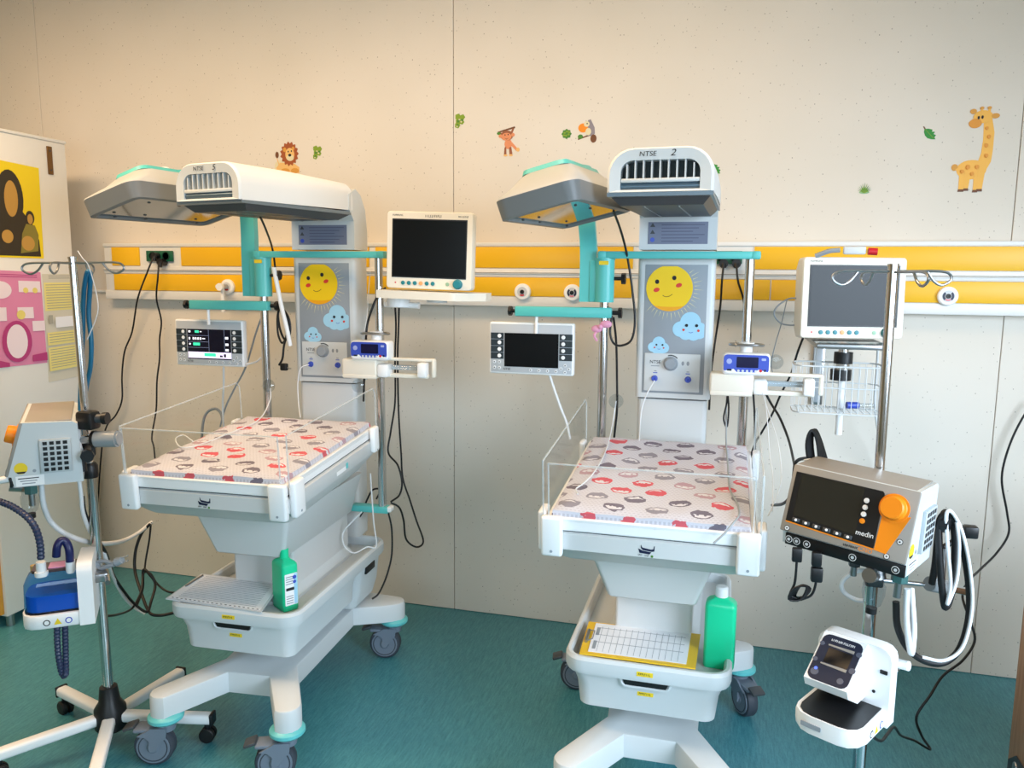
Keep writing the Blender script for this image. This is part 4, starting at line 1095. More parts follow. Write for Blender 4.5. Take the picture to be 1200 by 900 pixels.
# ------------------------------------------------------------------ breathing support units
def cpap(label, origin, rot, lit):
    R = thing('cpap_unit', label, 'ventilator', origin, [rad(a) for a in rot], 'ventilators clamped to drip stands')
    W_ = .30; t = rad(16.7); ph = .17; side = [(0, 0), (ph * math.sin(t), ph * math.cos(t)), (.185, .158), (.198, .150), (.205, -.036), (.02, -.036), (.014, -.004)]
    side2 = [(y + .004, z) for y, z in side]
    m = MB(); m.loft([[(x, y, z) for y, z in side] for x in (-W_ / 2 + .002, W_ / 2 - .002)], mat('unit_grey_white', (206, 212, 214), .42)); m.build('case', R)
    MB().span((-W_ / 2 + .002, .054, .1585), (W_ / 2 - .012, .182, .1625), TAUPE, .001).build('top_cover', R)
    PT = Matrix.Translation((0, ph / 2 * math.sin(t), ph / 2 * math.cos(t))) @ Matrix.Rotation(-t, 4, 'X')
    U = lambda u: (u - .5) * W_; V = lambda v: (.5 - v) * ph; P = lambda L_: [(U(u), V(v)) for u, v in L_]
    m = MB(); m.T = PT; m.box((0, .001, 0), (W_, .010, ph), TAUPE, .003); fp = m.build('front_panel', R, 'taupe front panel')
    F = -.004
    m = MB(); m.T = PT
    m.plate(P([(.035, .86), (.755, .92), (.755, .885), (.035, .825)]), F, .0008, ORANGE)
    m.plate(P([(.035, .10), (.735, .10), (.75, .13), (.755, .90), (.035, .84)]), F, .0012, BLACK)
    m.plate(P([(.085, .115), (.60, .115), (.60, .79), (.085, .74)]), F - .0012, .0006, mat('unit_screen', (44, 42, 36), .2))
    m.text('medin', (U(.67), V(.74)), .017, F - .0012, PUREW, .0006); m.text('CNO', (U(.70), V(.955)), .014, F, ORANGE, .0012); m.scrawl(U(.53), U(.64), V(.955), .005, F, INK, 9, .0012)
    for u, v in ((.06, .95), (.86, .955), (.93, .72)): m.plate(ell(U(u), V(v), .007, None, 16), F, .0006, INK); m.plate(ell(U(u), V(v), .0055, None, 16), F, .0010, LGREY); m.plate(ell(U(u), V(v), .002, None, 8), F, .0014, INK)
    m.plate(P([(.765, .42), (.97, .36), (.85, .93), (.76, .915)]), F, .0010, ORANGE)
    m.build('screen', fp, 'black screen glass with orange wedge')
    for k in range(6):
        u = .12 + k * .0865; m = MB(); m.T = PT; m.box((U(u), F - .0022, V(.80 + .008 * k)), (.019, .004, .010), DGREY, .0018); m.lathe((U(u), F - .004, V(.80 + .008 * k)), (0, -1, 0), [(0, .0036), (.001, .003), (.001, 0)], PUREW, 10); m.build('soft_key', fp)
    for k in range(4):
        m = MB(); m.T = PT; m.lathe((U(.63), F - .0012, V(.28 + .097 * k)), (0, -1, 0), [(0, .0065), (.002, .006), (.003, 0)], PUREW if k < 3 else ORANGE, 14); m.build('side_key', fp)
    m = MB(); m.T = PT; m.lathe((U(.84), F, V(.293)), (0, -1, 0), [(0, .034), (.003, .034), (.003, .029), (.005, .0275), (.024, .0265), (.027, .024), (.027, 0)], ORANGE, 34); m.build('selector_knob', fp, 'large orange knob')
    m = MB(); m.span((-W_ / 2 + .012, .008, -.036), (W_ / 2 - .002, .016, -.006), BLACK, .002)
    for x in (-.128, -.108, -.082, .03, .128): m.plate(ell(x, -.021, .009, None, 16), .0082, .0006, PUREW); m.plate(ell(x, -.021, .0075, None, 16), .0078, .0006, BLACK); m.plate(ell(x, -.021, .004, None, 12), .0074, .0006, LGREY)
    m.build('port_strip', R, 'black port strip')
    # right side: vent grille of square holes, yellow sticker, maker plate
    X = W_ / 2
    g = MB().box((X + .002, .135, .055), (.010, .085, .105), mat('unit_grille_grey', (184, 192, 196), .45), .002)
    for i in range(4):
        for j in range(6): g.box((X + .0072, .108 + i * .018, .014 + j * .0165), (.001, .012, .0105), BLACK)
    g.build('vent_grille', R)
    s_ = MB()
    def sideplate(poly, mt, d): n = len(poly); s_.add([(X - .002 + d, y, z) for y, z in poly], [list(range(n))], mt)
    sideplate(ell(.04, .022, .018, .018, 20), TAGY, .0008); sideplate([(.026, .012), (.054, .012), (.048, .006), (.032, .006)], INK, .0012)
    sideplate(rrect(.075, .032, .001, 1, .062, -.018), PUREW, .0008)
    for k in range(3): sideplate(rrect(.055 - .01 * k, .003, .0005, 1, .058, -.010 - k * .008), LINE if k else INK, .0012)
    sideplate(ell(.075, .012, .005, None, 12), MGREY, .0008)
    s_.build('side_labels', R)
    # gas fittings below
    m = MB().lathe((.075, .05, -.036), (0, 0, -1), [(0, .016), (.012, .016), (.014, .022), (.05, .022), (.052, .026), (.075, .026), (.10, .020), (.108, .010), (.112, .010)], SOFTCLEAR, 20)
    m.lathe((.075, .05, -.036), (0, 0, -1), [(0, .018), (.03, .024), (.034, .016)], STEEL, 20).cyl((.075, .05, -.146), (.075, .05, -.160), .013, BLACK)
    m.cyl((.075, .05, -.062), (.075, .0, -.050), .015, STEEL, .017).build('water_trap', R, 'clear water trap with steel head')
    m = MB().cyl((.125, .06, -.036), (.125, .06, -.065), .019, mat('fitting_green', (60, 100, 98), .4), n=6).cyl((.125, .06, -.065), (.125, .06, -.105), .009, STEEL).build('hose_fitting', R)
    m = MB().cyl((.02, .06, -.036), (.02, .06, -.06), .014, DGREY, n=6).cyl((.02, .06, -.06), (.02, .06, -.085), .008, STEEL).build('hose_fitting', R)
    # clamp to the pole behind
    m = MB().box((.05, .222, .05), (.05, .04, .06), BLACK, .008).cyl((.06, .22, .05), (.16, .22, .05), .010, STEEL).cyl((.16, .22, .05), (.178, .22, .05), .020, BLACK, n=8)
    m.build('pole_clamp', R, 'black pole clamp')
    return R


CR_LOC = Vector((.302, 1.995, 1.036)); CR_ROT = (0, 2.9, -27.8)
MR = Euler([rad(a) for a in CR_ROT]).to_matrix()
cpR = cpap('ventilator showing its orange knob and dark screen, in front of the basket', CR_LOC - MR @ Vector((0, .0245, .0815)), CR_ROT, False)
CL_ROT = (0, 3, -48)
ML = Euler([rad(a) for a in CL_ROT]).to_matrix()
cl0 = ony(50, 533, 1.90)           # centre of the visible side
CL_LOC = cl0 - ML @ Vector((.15, .10, .06))
cpL = cpap('ventilator turned sideways with its vent grille showing, beside the cabinet', CL_LOC, CL_ROT, False)
# flowmeter and T-piece at the left clamp
fm0, fm1 = ony(96, 515, 2.0), ony(140, 514, 2.03)
fl = thing('oxygen_regulator', 'steel T-piece with grey cylinder knob on the pole by the cabinet', 'regulator', fm0)
v = fm1 - fm0
MB().cyl(v * -.1, v * .34, .014, CHROME).cyl(v * .30, v * .38, .027, BLACK).build('t_piece', fl)
MB().cyl(v * .38, v * .95, .026, mat('smoked_cylinder', (150, 154, 156), .25), n=26).cyl(v * .95, v * 1.0, .020, mat('smoked_cylinder', (150, 154, 156), .25)).build('cylinder_knob', fl)
MB().box(v * .2 + Vector((0, 0, .062)), (.06, .05, .06), BLACK, .012).cyl(v * .3 + Vector((0, 0, .066)), v * .62 + Vector((0, 0, .066)), .015, DGREY).cyl(v * .60 + Vector((0, 0, .066)), v * .72 + Vector((0, 0, .066)), .019, BLACK).build('pole_clamp', fl)
MB().cyl(v * -.08 + Vector((0, -.01, .05)), v * -.06 + Vector((0, -.01, -.01)), .012, PUREW).cyl(v * -.06 + Vector((0, -.01, -.01)), v * .02 + Vector((0, -.01, -.06)), .011, PUREW).cyl(v * .02 + Vector((0, -.01, -.06)), v * .03 + Vector((0, -.01, -.10)), .013, BLACK).build('white_valve', fl)


# ------------------------------------------------------------------ humidifiers
def humidifier(label, origin, rz, chamber, tilt=(0, 0)):
    R = thing('humidifier_base', label, 'humidifier', origin, (rad(tilt[0]), rad(tilt[1]), rad(rz)), 'heated humidifiers on the drip stands')
    def plan(k, y0=-.115): 
        w_ = .088 * k; return [(-w_, .085), (-w_, y0 + .05)] + [(-w_ + .05 - .05 * math.cos(rad(a)), y0 + .05 - .05 * math.sin(rad(a))) for a in (30, 60, 90)] + [(w_ - .05 + .05 * math.sin(rad(a)), y0 + .05 - .05 * math.cos(rad(a))) for a in (0, 30, 60)] + [(w_, y0 + .05), (w_, .085)]
    m = MB(); m.loft([[(x * k, y, z) for x, y in plan(1)] for z, k in ((0, .92), (.004, .97), (.018, 1), (.040, 1), (.045, .97))], PUREW); m.build('base', R)
    m = MB(); m.loft([[(x * .86, y * .86 - .012, z) for x, y in plan(1)] for z in (.044, .0475)], BLACK); m.build('heater_plate', R, 'black heater plate')
    m = MB(); bkp = [(-.092, 0), (.092, 0), (.092, .155)] + [(.062 + .03 * math.cos(rad(a)), .172 + .03 * math.sin(rad(a))) for a in (0, 30, 60, 90)] + [(-.062 - .03 * math.sin(rad(a)), .172 + .03 * math.cos(rad(a))) for a in (0, 30, 60, 90)] + [(-.092, .155)]
    m.loft([[(x, y, z + .0) for x, z in bkp] for y in (.045, .052, .088)], PUREW); m.build('back_riser', R)
    m = MB(); F = -.118
    for x, mt in ((.035, INK), (.055, TAGY), (.075, BLUE)):
        pass
    m.plate(rrect(.05, .012, .002, 2, -.03, .022), -.1155, .002, MGREY); m.build('front_badge', R)
    m = MB()
    for y, mt, n in ((-.045, INK, 16), (-.015, TAGY, 3), (.015, BLUE, 16)):
        p = ell(0, 0, .010, .010, n, 90, 450) if n > 3 else [(-.011, -.009), (.011, -.009), (0, .011)]
        m.add([(.0885, y + a, .022 + b) for a, b in p], [list(range(len(p)))], mt)
        if n > 3: m.add([(.0889, y + a * .7, .022 + b * .7) for a, b in p], [list(range(len(p)))], PUREW)
    m.build('warning_marks', R)
    # control head, sloping face
    if not chamber:
        sd = [(.05, .20), (.036, .20), (-.072, .118), (-.062, .095), (.0, .060), (.05, .060)]
        m = MB(); m.loft([[(x, y, z) for y, z in sd] for x in (-.074, -.070, .030, .034)], PUREW); hd = m.build('control_head', R)
        a = Vector((.036, .20)); b = Vector((-.072, .118)); ln = (b - a).length; sl = math.atan2(a.y - b.y, a.x - b.x)
        T = Matrix.Translation((-.020, (a.x + b.x) / 2, (a.y + b.y) / 2)) @ Matrix.Rotation(sl - PI / 2, 4, 'X')
        m = MB(); m.T = T
        m.plate(rrect(.100, ln * .97, .018, 4), -.0002, .0012, NAVY if False else mat('humidifier_face', (34, 40, 58), .5, Specular_IOR_Level=.25)); m.plate(rrect(.060, .042, .002, 1, .004, .008), -.0014, .0006, SCREEN)
        m.scrawl(-.028, .032, .052, .006, -.0014, PUREW, 10)
        for (u, v_), rr in (((-.046, .035), .006), ((.046, .035), .007), ((-.046, -.012), .006), ((.046, -.012), .008), ((-.035, -.045), .010), ((.03, -.048), .008)): m.plate(ell(u, v_, rr, None, 14), -.0014, .0006, mat('humidifier_key', (70, 80, 100), .4))
        for v_, in ((.036,), (-.018,)): m.plate([(-.030, v_ - .002), (.034, v_ - .004), (.034, v_ + .004), (-.030, v_ + .002)], -.0014, .0012, TAUPE)
        m.plate(ell(-.035, -.036, .004), -.0014, .001, glow('blue_led', (80, 110, 255), 1.0)); m.build('control_face', hd, 'dark control face')
        m = MB()
        for s in (-1, 1): m.box((s * .075, .044, .142), (.018, .006, .010), BLACK, .002)
        m.cyl((.055, .044, .085), (.055, .042, .085), .004, BLACK); m.build('riser_slots', R)
        m = MB().cyl((.085, .10, .15), (.115, .095, .155), .012, PUREW).cyl((.06, .10, .15), (.09, .10, .13), .016, CHROME).build('pole_screw', R)
    else:
        ch = MB(); cp = lambda k, z: [(x * .82 * k, y * .86 * k - .012, z) for x, y in plan(1)]
        ch.loft([cp(1, .048), cp(1.0, .060), cp(.98, .130), cp(.90, .150), cp(.72, .166)], BLUECLEAR); c_ = ch.build('water_chamber', R, 'clear blue water chamber')
        w_ = MB(); w_.loft([cp(.95, .050), cp(.95, .100)], mat('chamber_water', (40, 120, 205), .2)); w_.build('water', c_)
        l_ = MB(); l_.loft([[(x, y - .02, z) for x, y in rrect(.075, .13, .012, 3)] for z in (.165, .174)], mat('chamber_lid_brown', (82, 62, 58), .25)); l_.plate([(0, 0), (0, 0), (0, 0)], 0, 0, BLACK) if False else None
        l_.loft([[(x, y - .01, z) for x, y in rrect(.055, .060, .004, 2)] for z in (.174, .176)], mat('chamber_label_pink', (240, 168, 214), .5)); l_.build('chamber_lid', c_, 'brown lid with pink label')
        MB().cyl((.045, -.055, .160), (.045, -.055, .205), .014, PUREW).cyl((.045, -.055, .160), (.045, -.055, .174), .019, PUREW).build('chamber_port', c_, 'white hose port')
        MB().cyl((.045, .025, .160), (.045, .025, .200), .014, PUREW).build('chamber_port', c_, 'white hose port')
        MB().cyl((-.03, -.085, .150), (-.03, -.085, .172), .012, mat('chamber_port_amber', (200, 170, 110), .3)).build('filler_cap', c_, 'amber filler cap')
        m = MB().box((.0, .105, .12), (.05, .04, .03), STEEL, .006).cyl((.0, .12, .12), (.10, .13, .13), .008, CHROME).build('pole_clamp', R)
    return R


hr = ony(990, 842, 2.0)
HRZ = hr.z
humidifier('white humidifier base with dark control face and empty black plate', (PR.x - .075, PR.y - .145, HRZ - .01), -30, False)
hl = ony(79, 722, 1.95)
humidifier('humidifier with blue water chamber on the stand beside the cabinet', (hl.x, hl.y, hl.z), -52, True)


# ------------------------------------------------------------------ bottles
def bottle(label, pos, rz, pump, h):
    R = thing('disinfectant_bottle', label, 'bottle', pos, (0, 0, rad(rz)), 'green disinfectant bottles')
    rr = lambda k, z, w_=.088, d=.058: [(x, y, z) for x, y in rrect(w_ * k, d * k, .012 * k, 4)]
    m = MB(); m.loft([rr(.94, 0), rr(1, .005), rr(1, h * .86), rr(.97, h * .90), rr(.80, h * .94), rr(.5, h * .97), [(x, y, h) for x, y in rrect(.032, .032, .0159, 4)]], BOTTLE); b = m.build('bottle_body', R)
    if pump:
        MB().cyl((0, 0, h), (0, 0, h + .030), .015, BOTTLE, n=16).cyl((0, 0, h + .03), (0, 0, h + .045), .007, BOTTLE).cyl((0, 0, h + .042), (0, 0, h + .056), .012, SOFTCLEAR).build('pump_cap', R, 'green pump cap')
        m = MB(); X = .0442
        f = lambda poly, mt, d: m.add([(X + d, y, z) for y, z in poly], [list(range(len(poly)))], mt)
        f(rrect(.046, h * .62, .002, 1, 0, h * .43), PUREW, .0004); f(rrect(.012, h * .6, .002, 1, .016, h * .43), CLOUD, .0008)
        f(rrect(.030, .010, .001, 1, -.004, h * .44), INK, .0008)
        for k in range(4): f(rrect(.026, .003, .0005, 1, -.006, h * .68 - k * .008), LINE, .0008); f(rrect(.026, .003, .0005, 1, -.006, h * .30 - k * .008), LINE, .0008)
        f(ell(.012, h * .66, .007, None, 14), BLUE, .0012); f(ell(.012, h * .57, .006, None, 14), BLUE, .0012)
        m.build('bottle_label', R, 'white and blue paper label')
    else:
        MB().lathe((0, 0, h - .002), (0, 0, 1), [(0, .018), (.003, .0185), (.026, .018), (.030, .014), (.030, 0)], PUREW, 22).build('screw_cap', R, 'white screw cap')
    return R


TZ = .4625
bottle('green bottle with pump cap and paper label in the tray of cabinet-side warmer', onz(335, 711, TZ), -32, True, .178)
bottle('green bottle with white screw cap in the tray of basket-side warmer', onz(842, 779, TZ), -4, False, .215)


# ------------------------------------------------------------------ clipboards
def flat(m, corners, z0, z1, mt, inset=(0, 0, 1, 1)):
    a, b, c_, d = [Vector(p) for p in corners]   # TL TR BR BL on plan
    S = lambda u, v: (a.lerp(b, u)).lerp(d.lerp(c_, u), v)
    u0, v0, u1, v1 = inset; q = [S(u0, v0), S(u1, v0), S(u1, v1), S(u0, v1)]
    m.prism([(p.x, p.y) for p in q][::-1], z0, z1, mt); return S


q = [onz(*p, .505) for p in ((690, 728), (821, 743), (815, 783), (679, 765))]
cbR = thing('clipboard', 'yellow clipboard with a paper form in the tray of basket-side warmer', 'clipboard', (0, 0, 0))
m = MB(); S = flat(m, q, .5005, .5045, BOARDY); m.build('board', cbR)
m = MB(); flat(m, q, .505, .5062, PAPER, (.07, .04, .92, .93))
for k in range(14): flat(m, q, .5063, .5066, LINE, (.14 + k * .054, .14, .143 + k * .054, .90))
for k in range(3): flat(m, q, .5063, .5066, LINE, (.12, .18 + k * .22, .88, .19 + k * .22))
flat(m, q, .5063, .5068, MGREY, (.095, .18, .125, .42)); flat(m, q, .5063, .5068, MGREY, (.095, .60, .125, .84)); m.build('paper_form', cbR)
m = MB(); p0 = S(.03, .32); p1 = S(.03, .68); m.tube([(p0.x, p0.y, .509), (p1.x, p1.y, .509)], .005, STEEL, 8); p2 = S(.085, .62); p3 = S(.085, .38)
m.tube([(p1.x, p1.y, .510), (p2.x, p2.y, .5145), (p3.x, p3.y, .5145), (p0.x, p0.y, .510)], .0018, STEEL, 6, 1); m.build('clip', cbR, 'steel clip')
q = [onz(*p, .505) for p in ((236, 672), (330, 683), (306, 717), (194, 701))]
cbL = thing('clipboard', 'pale clipboard with a printed sheet in the tray of cabinet-side warmer', 'clipboard', (0, 0, 0))
m = MB(); S = flat(m, q, .5005, .5045, mat('clear_board', (206, 210, 214), .3)); m.build('board', cbL)
m = MB(); flat(m, q, .505, .5062, PAPER, (.02, .04, .98, .97))
for k in range(16): flat(m, q, .5063, .5066, LINE, (.10, .10 + k * .052, .92, .108 + k * .052))
for k in range(20): flat(m, q, .5063, .5067, INK, (.05 + k * .047, .945, .07 + k * .047, .96))
m.build('paper_form', cbL)
m = MB(); p0 = S(.06, .10); p1 = S(.04, .55); m.tube([(p0.x, p0.y, .509), (p1.x, p1.y, .509)], .0035, STEEL, 8); m.build('clip', cbL, 'steel clip')
# pink ribbon on the left post of basket-side warmer
rp = RTm @ Vector((-.25, -.02, 1.41))
m = MB(); m.ball(rp + Vector((-.022, -.022, -.006)), (.020, .010, .014), PINK); m.ball(rp + Vector((.012, -.026, .012)), (.022, .010, .014), PINK); m.ball(rp + Vector((-.008, -.028, .002)), .010, PINK)
m.tube([rp + Vector((-.02, -.022, -.012)), rp + Vector((-.03, -.024, -.03)), rp + Vector((-.02, -.022, -.05))], .005, PINK, 6)
tag(m.build('pink_ribbon'), 'small pink bow tied round the steel post', 'ribbon')
# ------------------------------------------------------------------ cords and hoses
DY = [0.0]


def onbed(px, py, mo, r):
    """point seen at a pixel, lying on the top of a mattress"""
    M = mo.matrix_world; n = (M.to_3x3() @ Vector((0, 0, 1))).normalized(); o = M @ Vector((0, 0, .006 + r)); d = ray(px, py); c_ = Vector((0, 0, CAMH))
    return c_ + d * ((o - c_).dot(n) / d.dot(n))


def cord(name, label, cat, pts, r, mt, group=None, n=8, rib=0, plug=None):
    """pts: pixel x, pixel y, depth y (each cord hangs at the depth of the thing it leaves from)"""
    P = []
    for p in pts:
        if p[0] == 'L' or p[0] == 'R': P.append(onbed(p[1], p[2], LM if p[0] == 'L' else RM, r))
        else: P.append(ony(p[0], p[1], p[2] + (DY[0] if p[2] < 2.35 else 0)))
    P = [Vector((p.x, min(p.y, WY - .012) if p.z < 1.43 else min(p.y, RF - .014), max(p.z, r + .001))) for p in P]
    m = MB().tube(P, r, mt, n, 7, False, rib)
    o = m.build(name, sharp=60 if not rib else 25)
    if plug:
        k = P[0]; MB().cyl((k.x, RF + .002, k.z + plug), (k.x, RF - .036, k.z + plug), .018, BLACK, n=18).cyl((k.x, RF - .03, k.z + plug), (k.x, RF - .034, k.z - .012), .010, BLACK).build('mains_plug', o)
    return tag(o, label, cat, group)


cord('power_cord', 'black power cord from the left half of the green double socket by the cabinet', 'cord', [(179, 303, 3.31), (173, 318, 3.29), (165, 350, 3.36), (155, 388, 3.37), (146, 412, 3.37), (143, 440, 3.37), (143, 468, 3.37), (136, 486, 3.37), (124, 502, 3.36), (118, 540, 3.36), (112, 640, 3.36)], .0042, BLACK, plug=.012)
cord('power_cord', 'black power cord from the right half of the green double socket by the cabinet', 'cord', [(186, 310, 3.31), (185, 325, 3.30), (187, 350, 3.36), (189, 376, 3.36), (187, 398, 3.36), (187, 420, 3.36), (184, 446, 3.36), (183, 480, 3.36), (178, 512, 3.36), (181, 530, 3.36), (186, 600, 3.36)], .0042, BLACK, plug=.012)
cord('power_cord', 'black power cord hanging from the socket right of basket-side warmer column', 'cord', [(848, 310, 3.31), (846, 330, 3.30), (844, 360, 3.36), (838, 400, 3.36), (833, 440, 3.3), (831, 480, 3.2)], .0042, BLACK, plug=.004)
cord('power_cord', 'black power cord running behind the right post of basket-side warmer', 'cord', [(863, 310, 3.31), (865, 330, 3.30), (871, 350, 3.35), (877, 385, 3.35), (880, 430, 3.34), (884, 480, 3.34), (885, 530, 3.34)], .0042, BLACK, plug=.004)
cord('signal_cable', 'black cord slanting down behind the wire basket', 'cord', [(941, 396, 3.2), (934, 415, 3.25), (927, 438, 3.3), (915, 462, 3.35), (905, 485, 3.37), (893, 506, 3.38), (884, 522, 3.38), (872, 560, 3.36)], .0045, BLACK)
cord('signal_cable', 'black cord crossing the other towards the orange knob ventilator', 'cord', [(897, 460, 3.0), (903, 472, 3.0), (914, 490, 2.95), (924, 515, 2.85), (930, 540, 2.6), (932, 556, 2.4), (928, 578, 2.2), (918, 590, 2.25), (905, 592, 2.5)], .0045, BLACK)
cord('sensor_lead', 'thin grey lead looping from the left side of the right monitor', 'cord', [(939, 350, 2.95), (925, 350, 2.95), (912, 358, 2.95), (907, 368, 2.96), (914, 378, 2.97), (925, 381, 2.97), (938, 380, 2.96)], .003, MGREY)
cord('sensor_lead', 'thin grey lead hanging straight down from the right monitor', 'cord', [(922, 352, 2.96), (916, 378, 2.98), (909, 402, 3.0), (904, 425, 3.02), (906, 440, 3.0)], .0018, MGREY)
cord('signal_cable', 'white cable falling from the monitor behind the drip stand', 'cord', [(1029, 405, 3.05), (1027, 440, 3.15), (1025, 470, 3.2), (1028, 500, 3.25), (1033, 525, 3.3), (1036, 560, 3.35)], .0045, HOSEW)
cord('long_power_cord', 'long black cord trailing from the right wall to the white humidifier', 'cord', [(1215, 470, 3.36), (1200, 487, 3.37), (1183, 522, 3.37), (1174, 560, 3.37), (1180, 600, 3.37), (1182, 625, 3.36), (1168, 648, 3.33), (1148, 668, 3.2), (1134, 682, 3.05), (1128, 700, 2.95), (1138, 730, 2.9), (1142, 752, 2.88), (1128, 774, 2.85), (1105, 792, 2.8), (1090, 815, 2.75), (1074, 840, 2.72), (1080, 862, 2.72), (1090, 878, 2.70), (1072, 868, 2.66), (1056, 862, 2.6), (1048, 852, 2.5), (1040, 860, 2.35), (1033, 868, 2.25), (1024, 864, 2.15), (1018, 852, 2.10)], .0042, BLACK)
# coiled black and white hoses beside the orange ventilator
cord('ventilator_hose', 'black corrugated hose coiled beside the orange knob ventilator', 'hose', [(1050, 705, 2.05), (1052, 735, 2.05), (1064, 760, 2.06), (1082, 774, 2.08), (1104, 777, 2.10), (1122, 764, 2.12), (1133, 735, 2.14), (1136, 700, 2.15), (1131, 655, 2.14), (1121, 618, 2.12), (1110, 602, 2.10), (1101, 612, 2.09), (1101, 650, 2.08), (1104, 690, 2.08), (1108, 712, 2.09), (1116, 690, 2.11), (1119, 650, 2.12), (1117, 615, 2.12), (1108, 600, 2.12), (1100, 622, 2.13), (1096, 660, 2.14), (1092, 684, 2.15)], .0085, RUBBER)
cord('ventilator_hose', 'white hose coiled with the black one beside the orange knob ventilator', 'hose', [(1063, 690, 2.03), (1062, 720, 2.03), (1064, 745, 2.03), (1068, 766, 2.04), (1071, 740, 2.05), (1069, 705, 2.07), (1068, 690, 2.09)], .0075, HOSEW)
cord('pressure_line', 'thin white line following the black coil beside the orange ventilator', 'hose', [(1080, 770, 2.075), (1106, 774, 2.09), (1128, 758, 2.11), (1139, 715, 2.13), (1137, 670, 2.13), (1128, 625, 2.11), (1116, 601, 2.09), (1109, 604, 2.08), (1111, 645, 2.07), (1114, 685, 2.07), (1110, 708, 2.07), (1121, 680, 2.09), (1124, 640, 2.10), (1121, 612, 2.10)], .0045, HOSEW)
cord('oxygen_hose', 'white hose curling round the drip stand below the orange ventilator', 'hose', [(1024, 668, 2.16), (1006, 669, 2.17), (992, 676, 2.19), (986, 685, 2.20), (990, 695, 2.21), (1004, 703, 2.20), (1022, 704, 2.18)], .006, HOSEW)
for lab, P in (('small black adapter with coiled lead, left, under the orange ventilator', [(934, 650, 2.0), (933, 668, 2.0), (931, 684, 2.0), (926, 697, 2.0), (935, 702, 2.0)]), ('small black adapter with coiled lead, right, under the orange ventilator', [(957, 655, 2.0), (957, 672, 2.0), (955, 688, 2.0), (950, 698, 2.0), (938, 703, 2.0)])):
    o = cord('adapter_lead', lab.replace(', left,', ' reaching down').replace(', right,', ' with a square block'), 'adapter', P, .0032, BLACK)
    a = ony(*P[0]); MB().box(a + Vector((0, 0, .0)), (.024, .018, .036), BLACK, .004).build('adapter_plug', o)
    if 'right' in lab: MB().box(ony(957, 673, 2.0), (.028, .022, .038), BLACK, .005).build('adapter_block', o)
cc = ony(936, 694, 2.0); m = MB()
for k in range(7): m.tube([cc + Vector((-.024 + .003 * k, .004 * (k - 3), -.016)), cc + Vector((-.012 + .003 * k, .004 * (k - 3), .014)), cc + Vector((.016 + .002 * k, .004 * (k - 3), .020 - .002 * k)), cc + Vector((.004 + .002 * k, .004 * (k - 3), -.014))], .0026, BLACK, 6, 4, True)
tag(m.build('coiled_lead'), 'little bundle of black lead tied under the orange ventilator', 'cord')
m = MB(); cc = ony(955, 530, 2.20)
for k in range(6): m.tube([cc + Vector((-.010 + .004 * k, .003 * k, -.055 - .004 * k)), cc + Vector((-.022 + .003 * k, .003 * k, .02)), cc + Vector((-.012 + .002 * k, .003 * k, .058)), cc + Vector((.004 + .002 * k, .003 * k, .03)), cc + Vector((.016 + .005 * k, .003 * k, -.05))], .0042, BLACK, 6)
m.tube([cc + Vector((-.026, -.006, -.022)), cc + Vector((.0, -.012, -.016)), cc + Vector((.034, -.004, -.026)), cc + Vector((.004, .02, -.026))], .0022, PUREW, 6, 5, True)
m.tube([cc + Vector((-.05, 0, -.07)), cc + Vector((-.046, 0, -.03)), cc + Vector((-.022, 0, -.018)), cc + Vector((0, 0, -.024))], .0045, BLACK, 6)
tag(m.build('tied_power_cord'), 'black power cord tied in a bundle behind the orange knob ventilator', 'cord')

# beside cabinet-side warmer
cord('pump_cord', 'black cord looping down between the warmers, left strand', 'cord', [(462, 345, 2.98), (464, 380, 3.02), (463, 420, 3.06), (463, 470, 3.1), (458, 505, 3.1), (455, 530, 3.08), (466, 545, 3.06), (471, 565, 3.05), (468, 580, 3.04), (458, 588, 3.0)], .0042, BLACK)
cord('pump_cord', 'black cord looping down between the warmers, long strand', 'cord', [(468, 345, 2.98), (467, 385, 3.02), (466, 420, 3.06), (467, 480, 3.12), (470, 530, 3.14), (472, 560, 3.14), (480, 585, 3.12), (488, 610, 3.10), (496, 634, 3.08), (488, 641, 3.05), (476, 632, 3.02), (473, 610, 3.0), (468, 595, 2.98), (458, 589, 2.96)], .0042, BLACK)
cord('mains_cord', 'black cord dropping to the rear foot of cabinet-side warmer', 'cord', [(441, 585, 2.92), (446, 574, 2.94), (437, 574, 2.95), (430, 586, 2.95), (424, 602, 2.93), (414, 612, 2.92), (395, 622, 2.95)], .004, BLACK)
cord('mains_cord', 'black cord hanging by the right post foot of cabinet-side warmer', 'cord', [(455, 600, 2.92), (459, 620, 2.92), (459, 650, 2.92), (453, 675, 2.9), (444, 695, 2.88), (436, 702, 2.86)], .004, BLACK)
cord('sensor_cable', 'white sensor cable hanging in loops beside cabinet-side warmer', 'cord', [(434, 555, 2.78), (436, 585, 2.78), (438, 612, 2.78), (441, 640, 2.78), (430, 641, 2.76), (415, 648, 2.74), (404, 640, 2.73), (402, 625, 2.73), (412, 612, 2.74), (424, 600, 2.75)], .003, HOSEW)
cord('sensor_cable', 'white sensor cable lying across the mattress of cabinet-side warmer', 'cord', [(317, 455, 2.84), (316, 470, 2.80), ('L', 303, 492), ('L', 270, 507), ('L', 240, 519), ('L', 222, 524), ('L', 210, 523), ('L', 206, 514), ('L', 215, 510), ('L', 226, 517)], .0024, HOSEW)
cord('skin_probe_lead', 'white probe lead from the column socket of cabinet-side warmer', 'cord', [(362, 427, 2.86), (352, 432, 2.84), (349, 450, 2.84), (350, 475, 2.82), ('L', 352, 489)], .0022, HOSEW)
cord('skin_probe_lead', 'white probe lead from the column socket of basket-side warmer', 'cord', [(767, 446, 2.86), (758, 462, 2.84), (752, 480, 2.83), (750, 500, 2.80), ('R', 749, 516)], .0022, HOSEW)
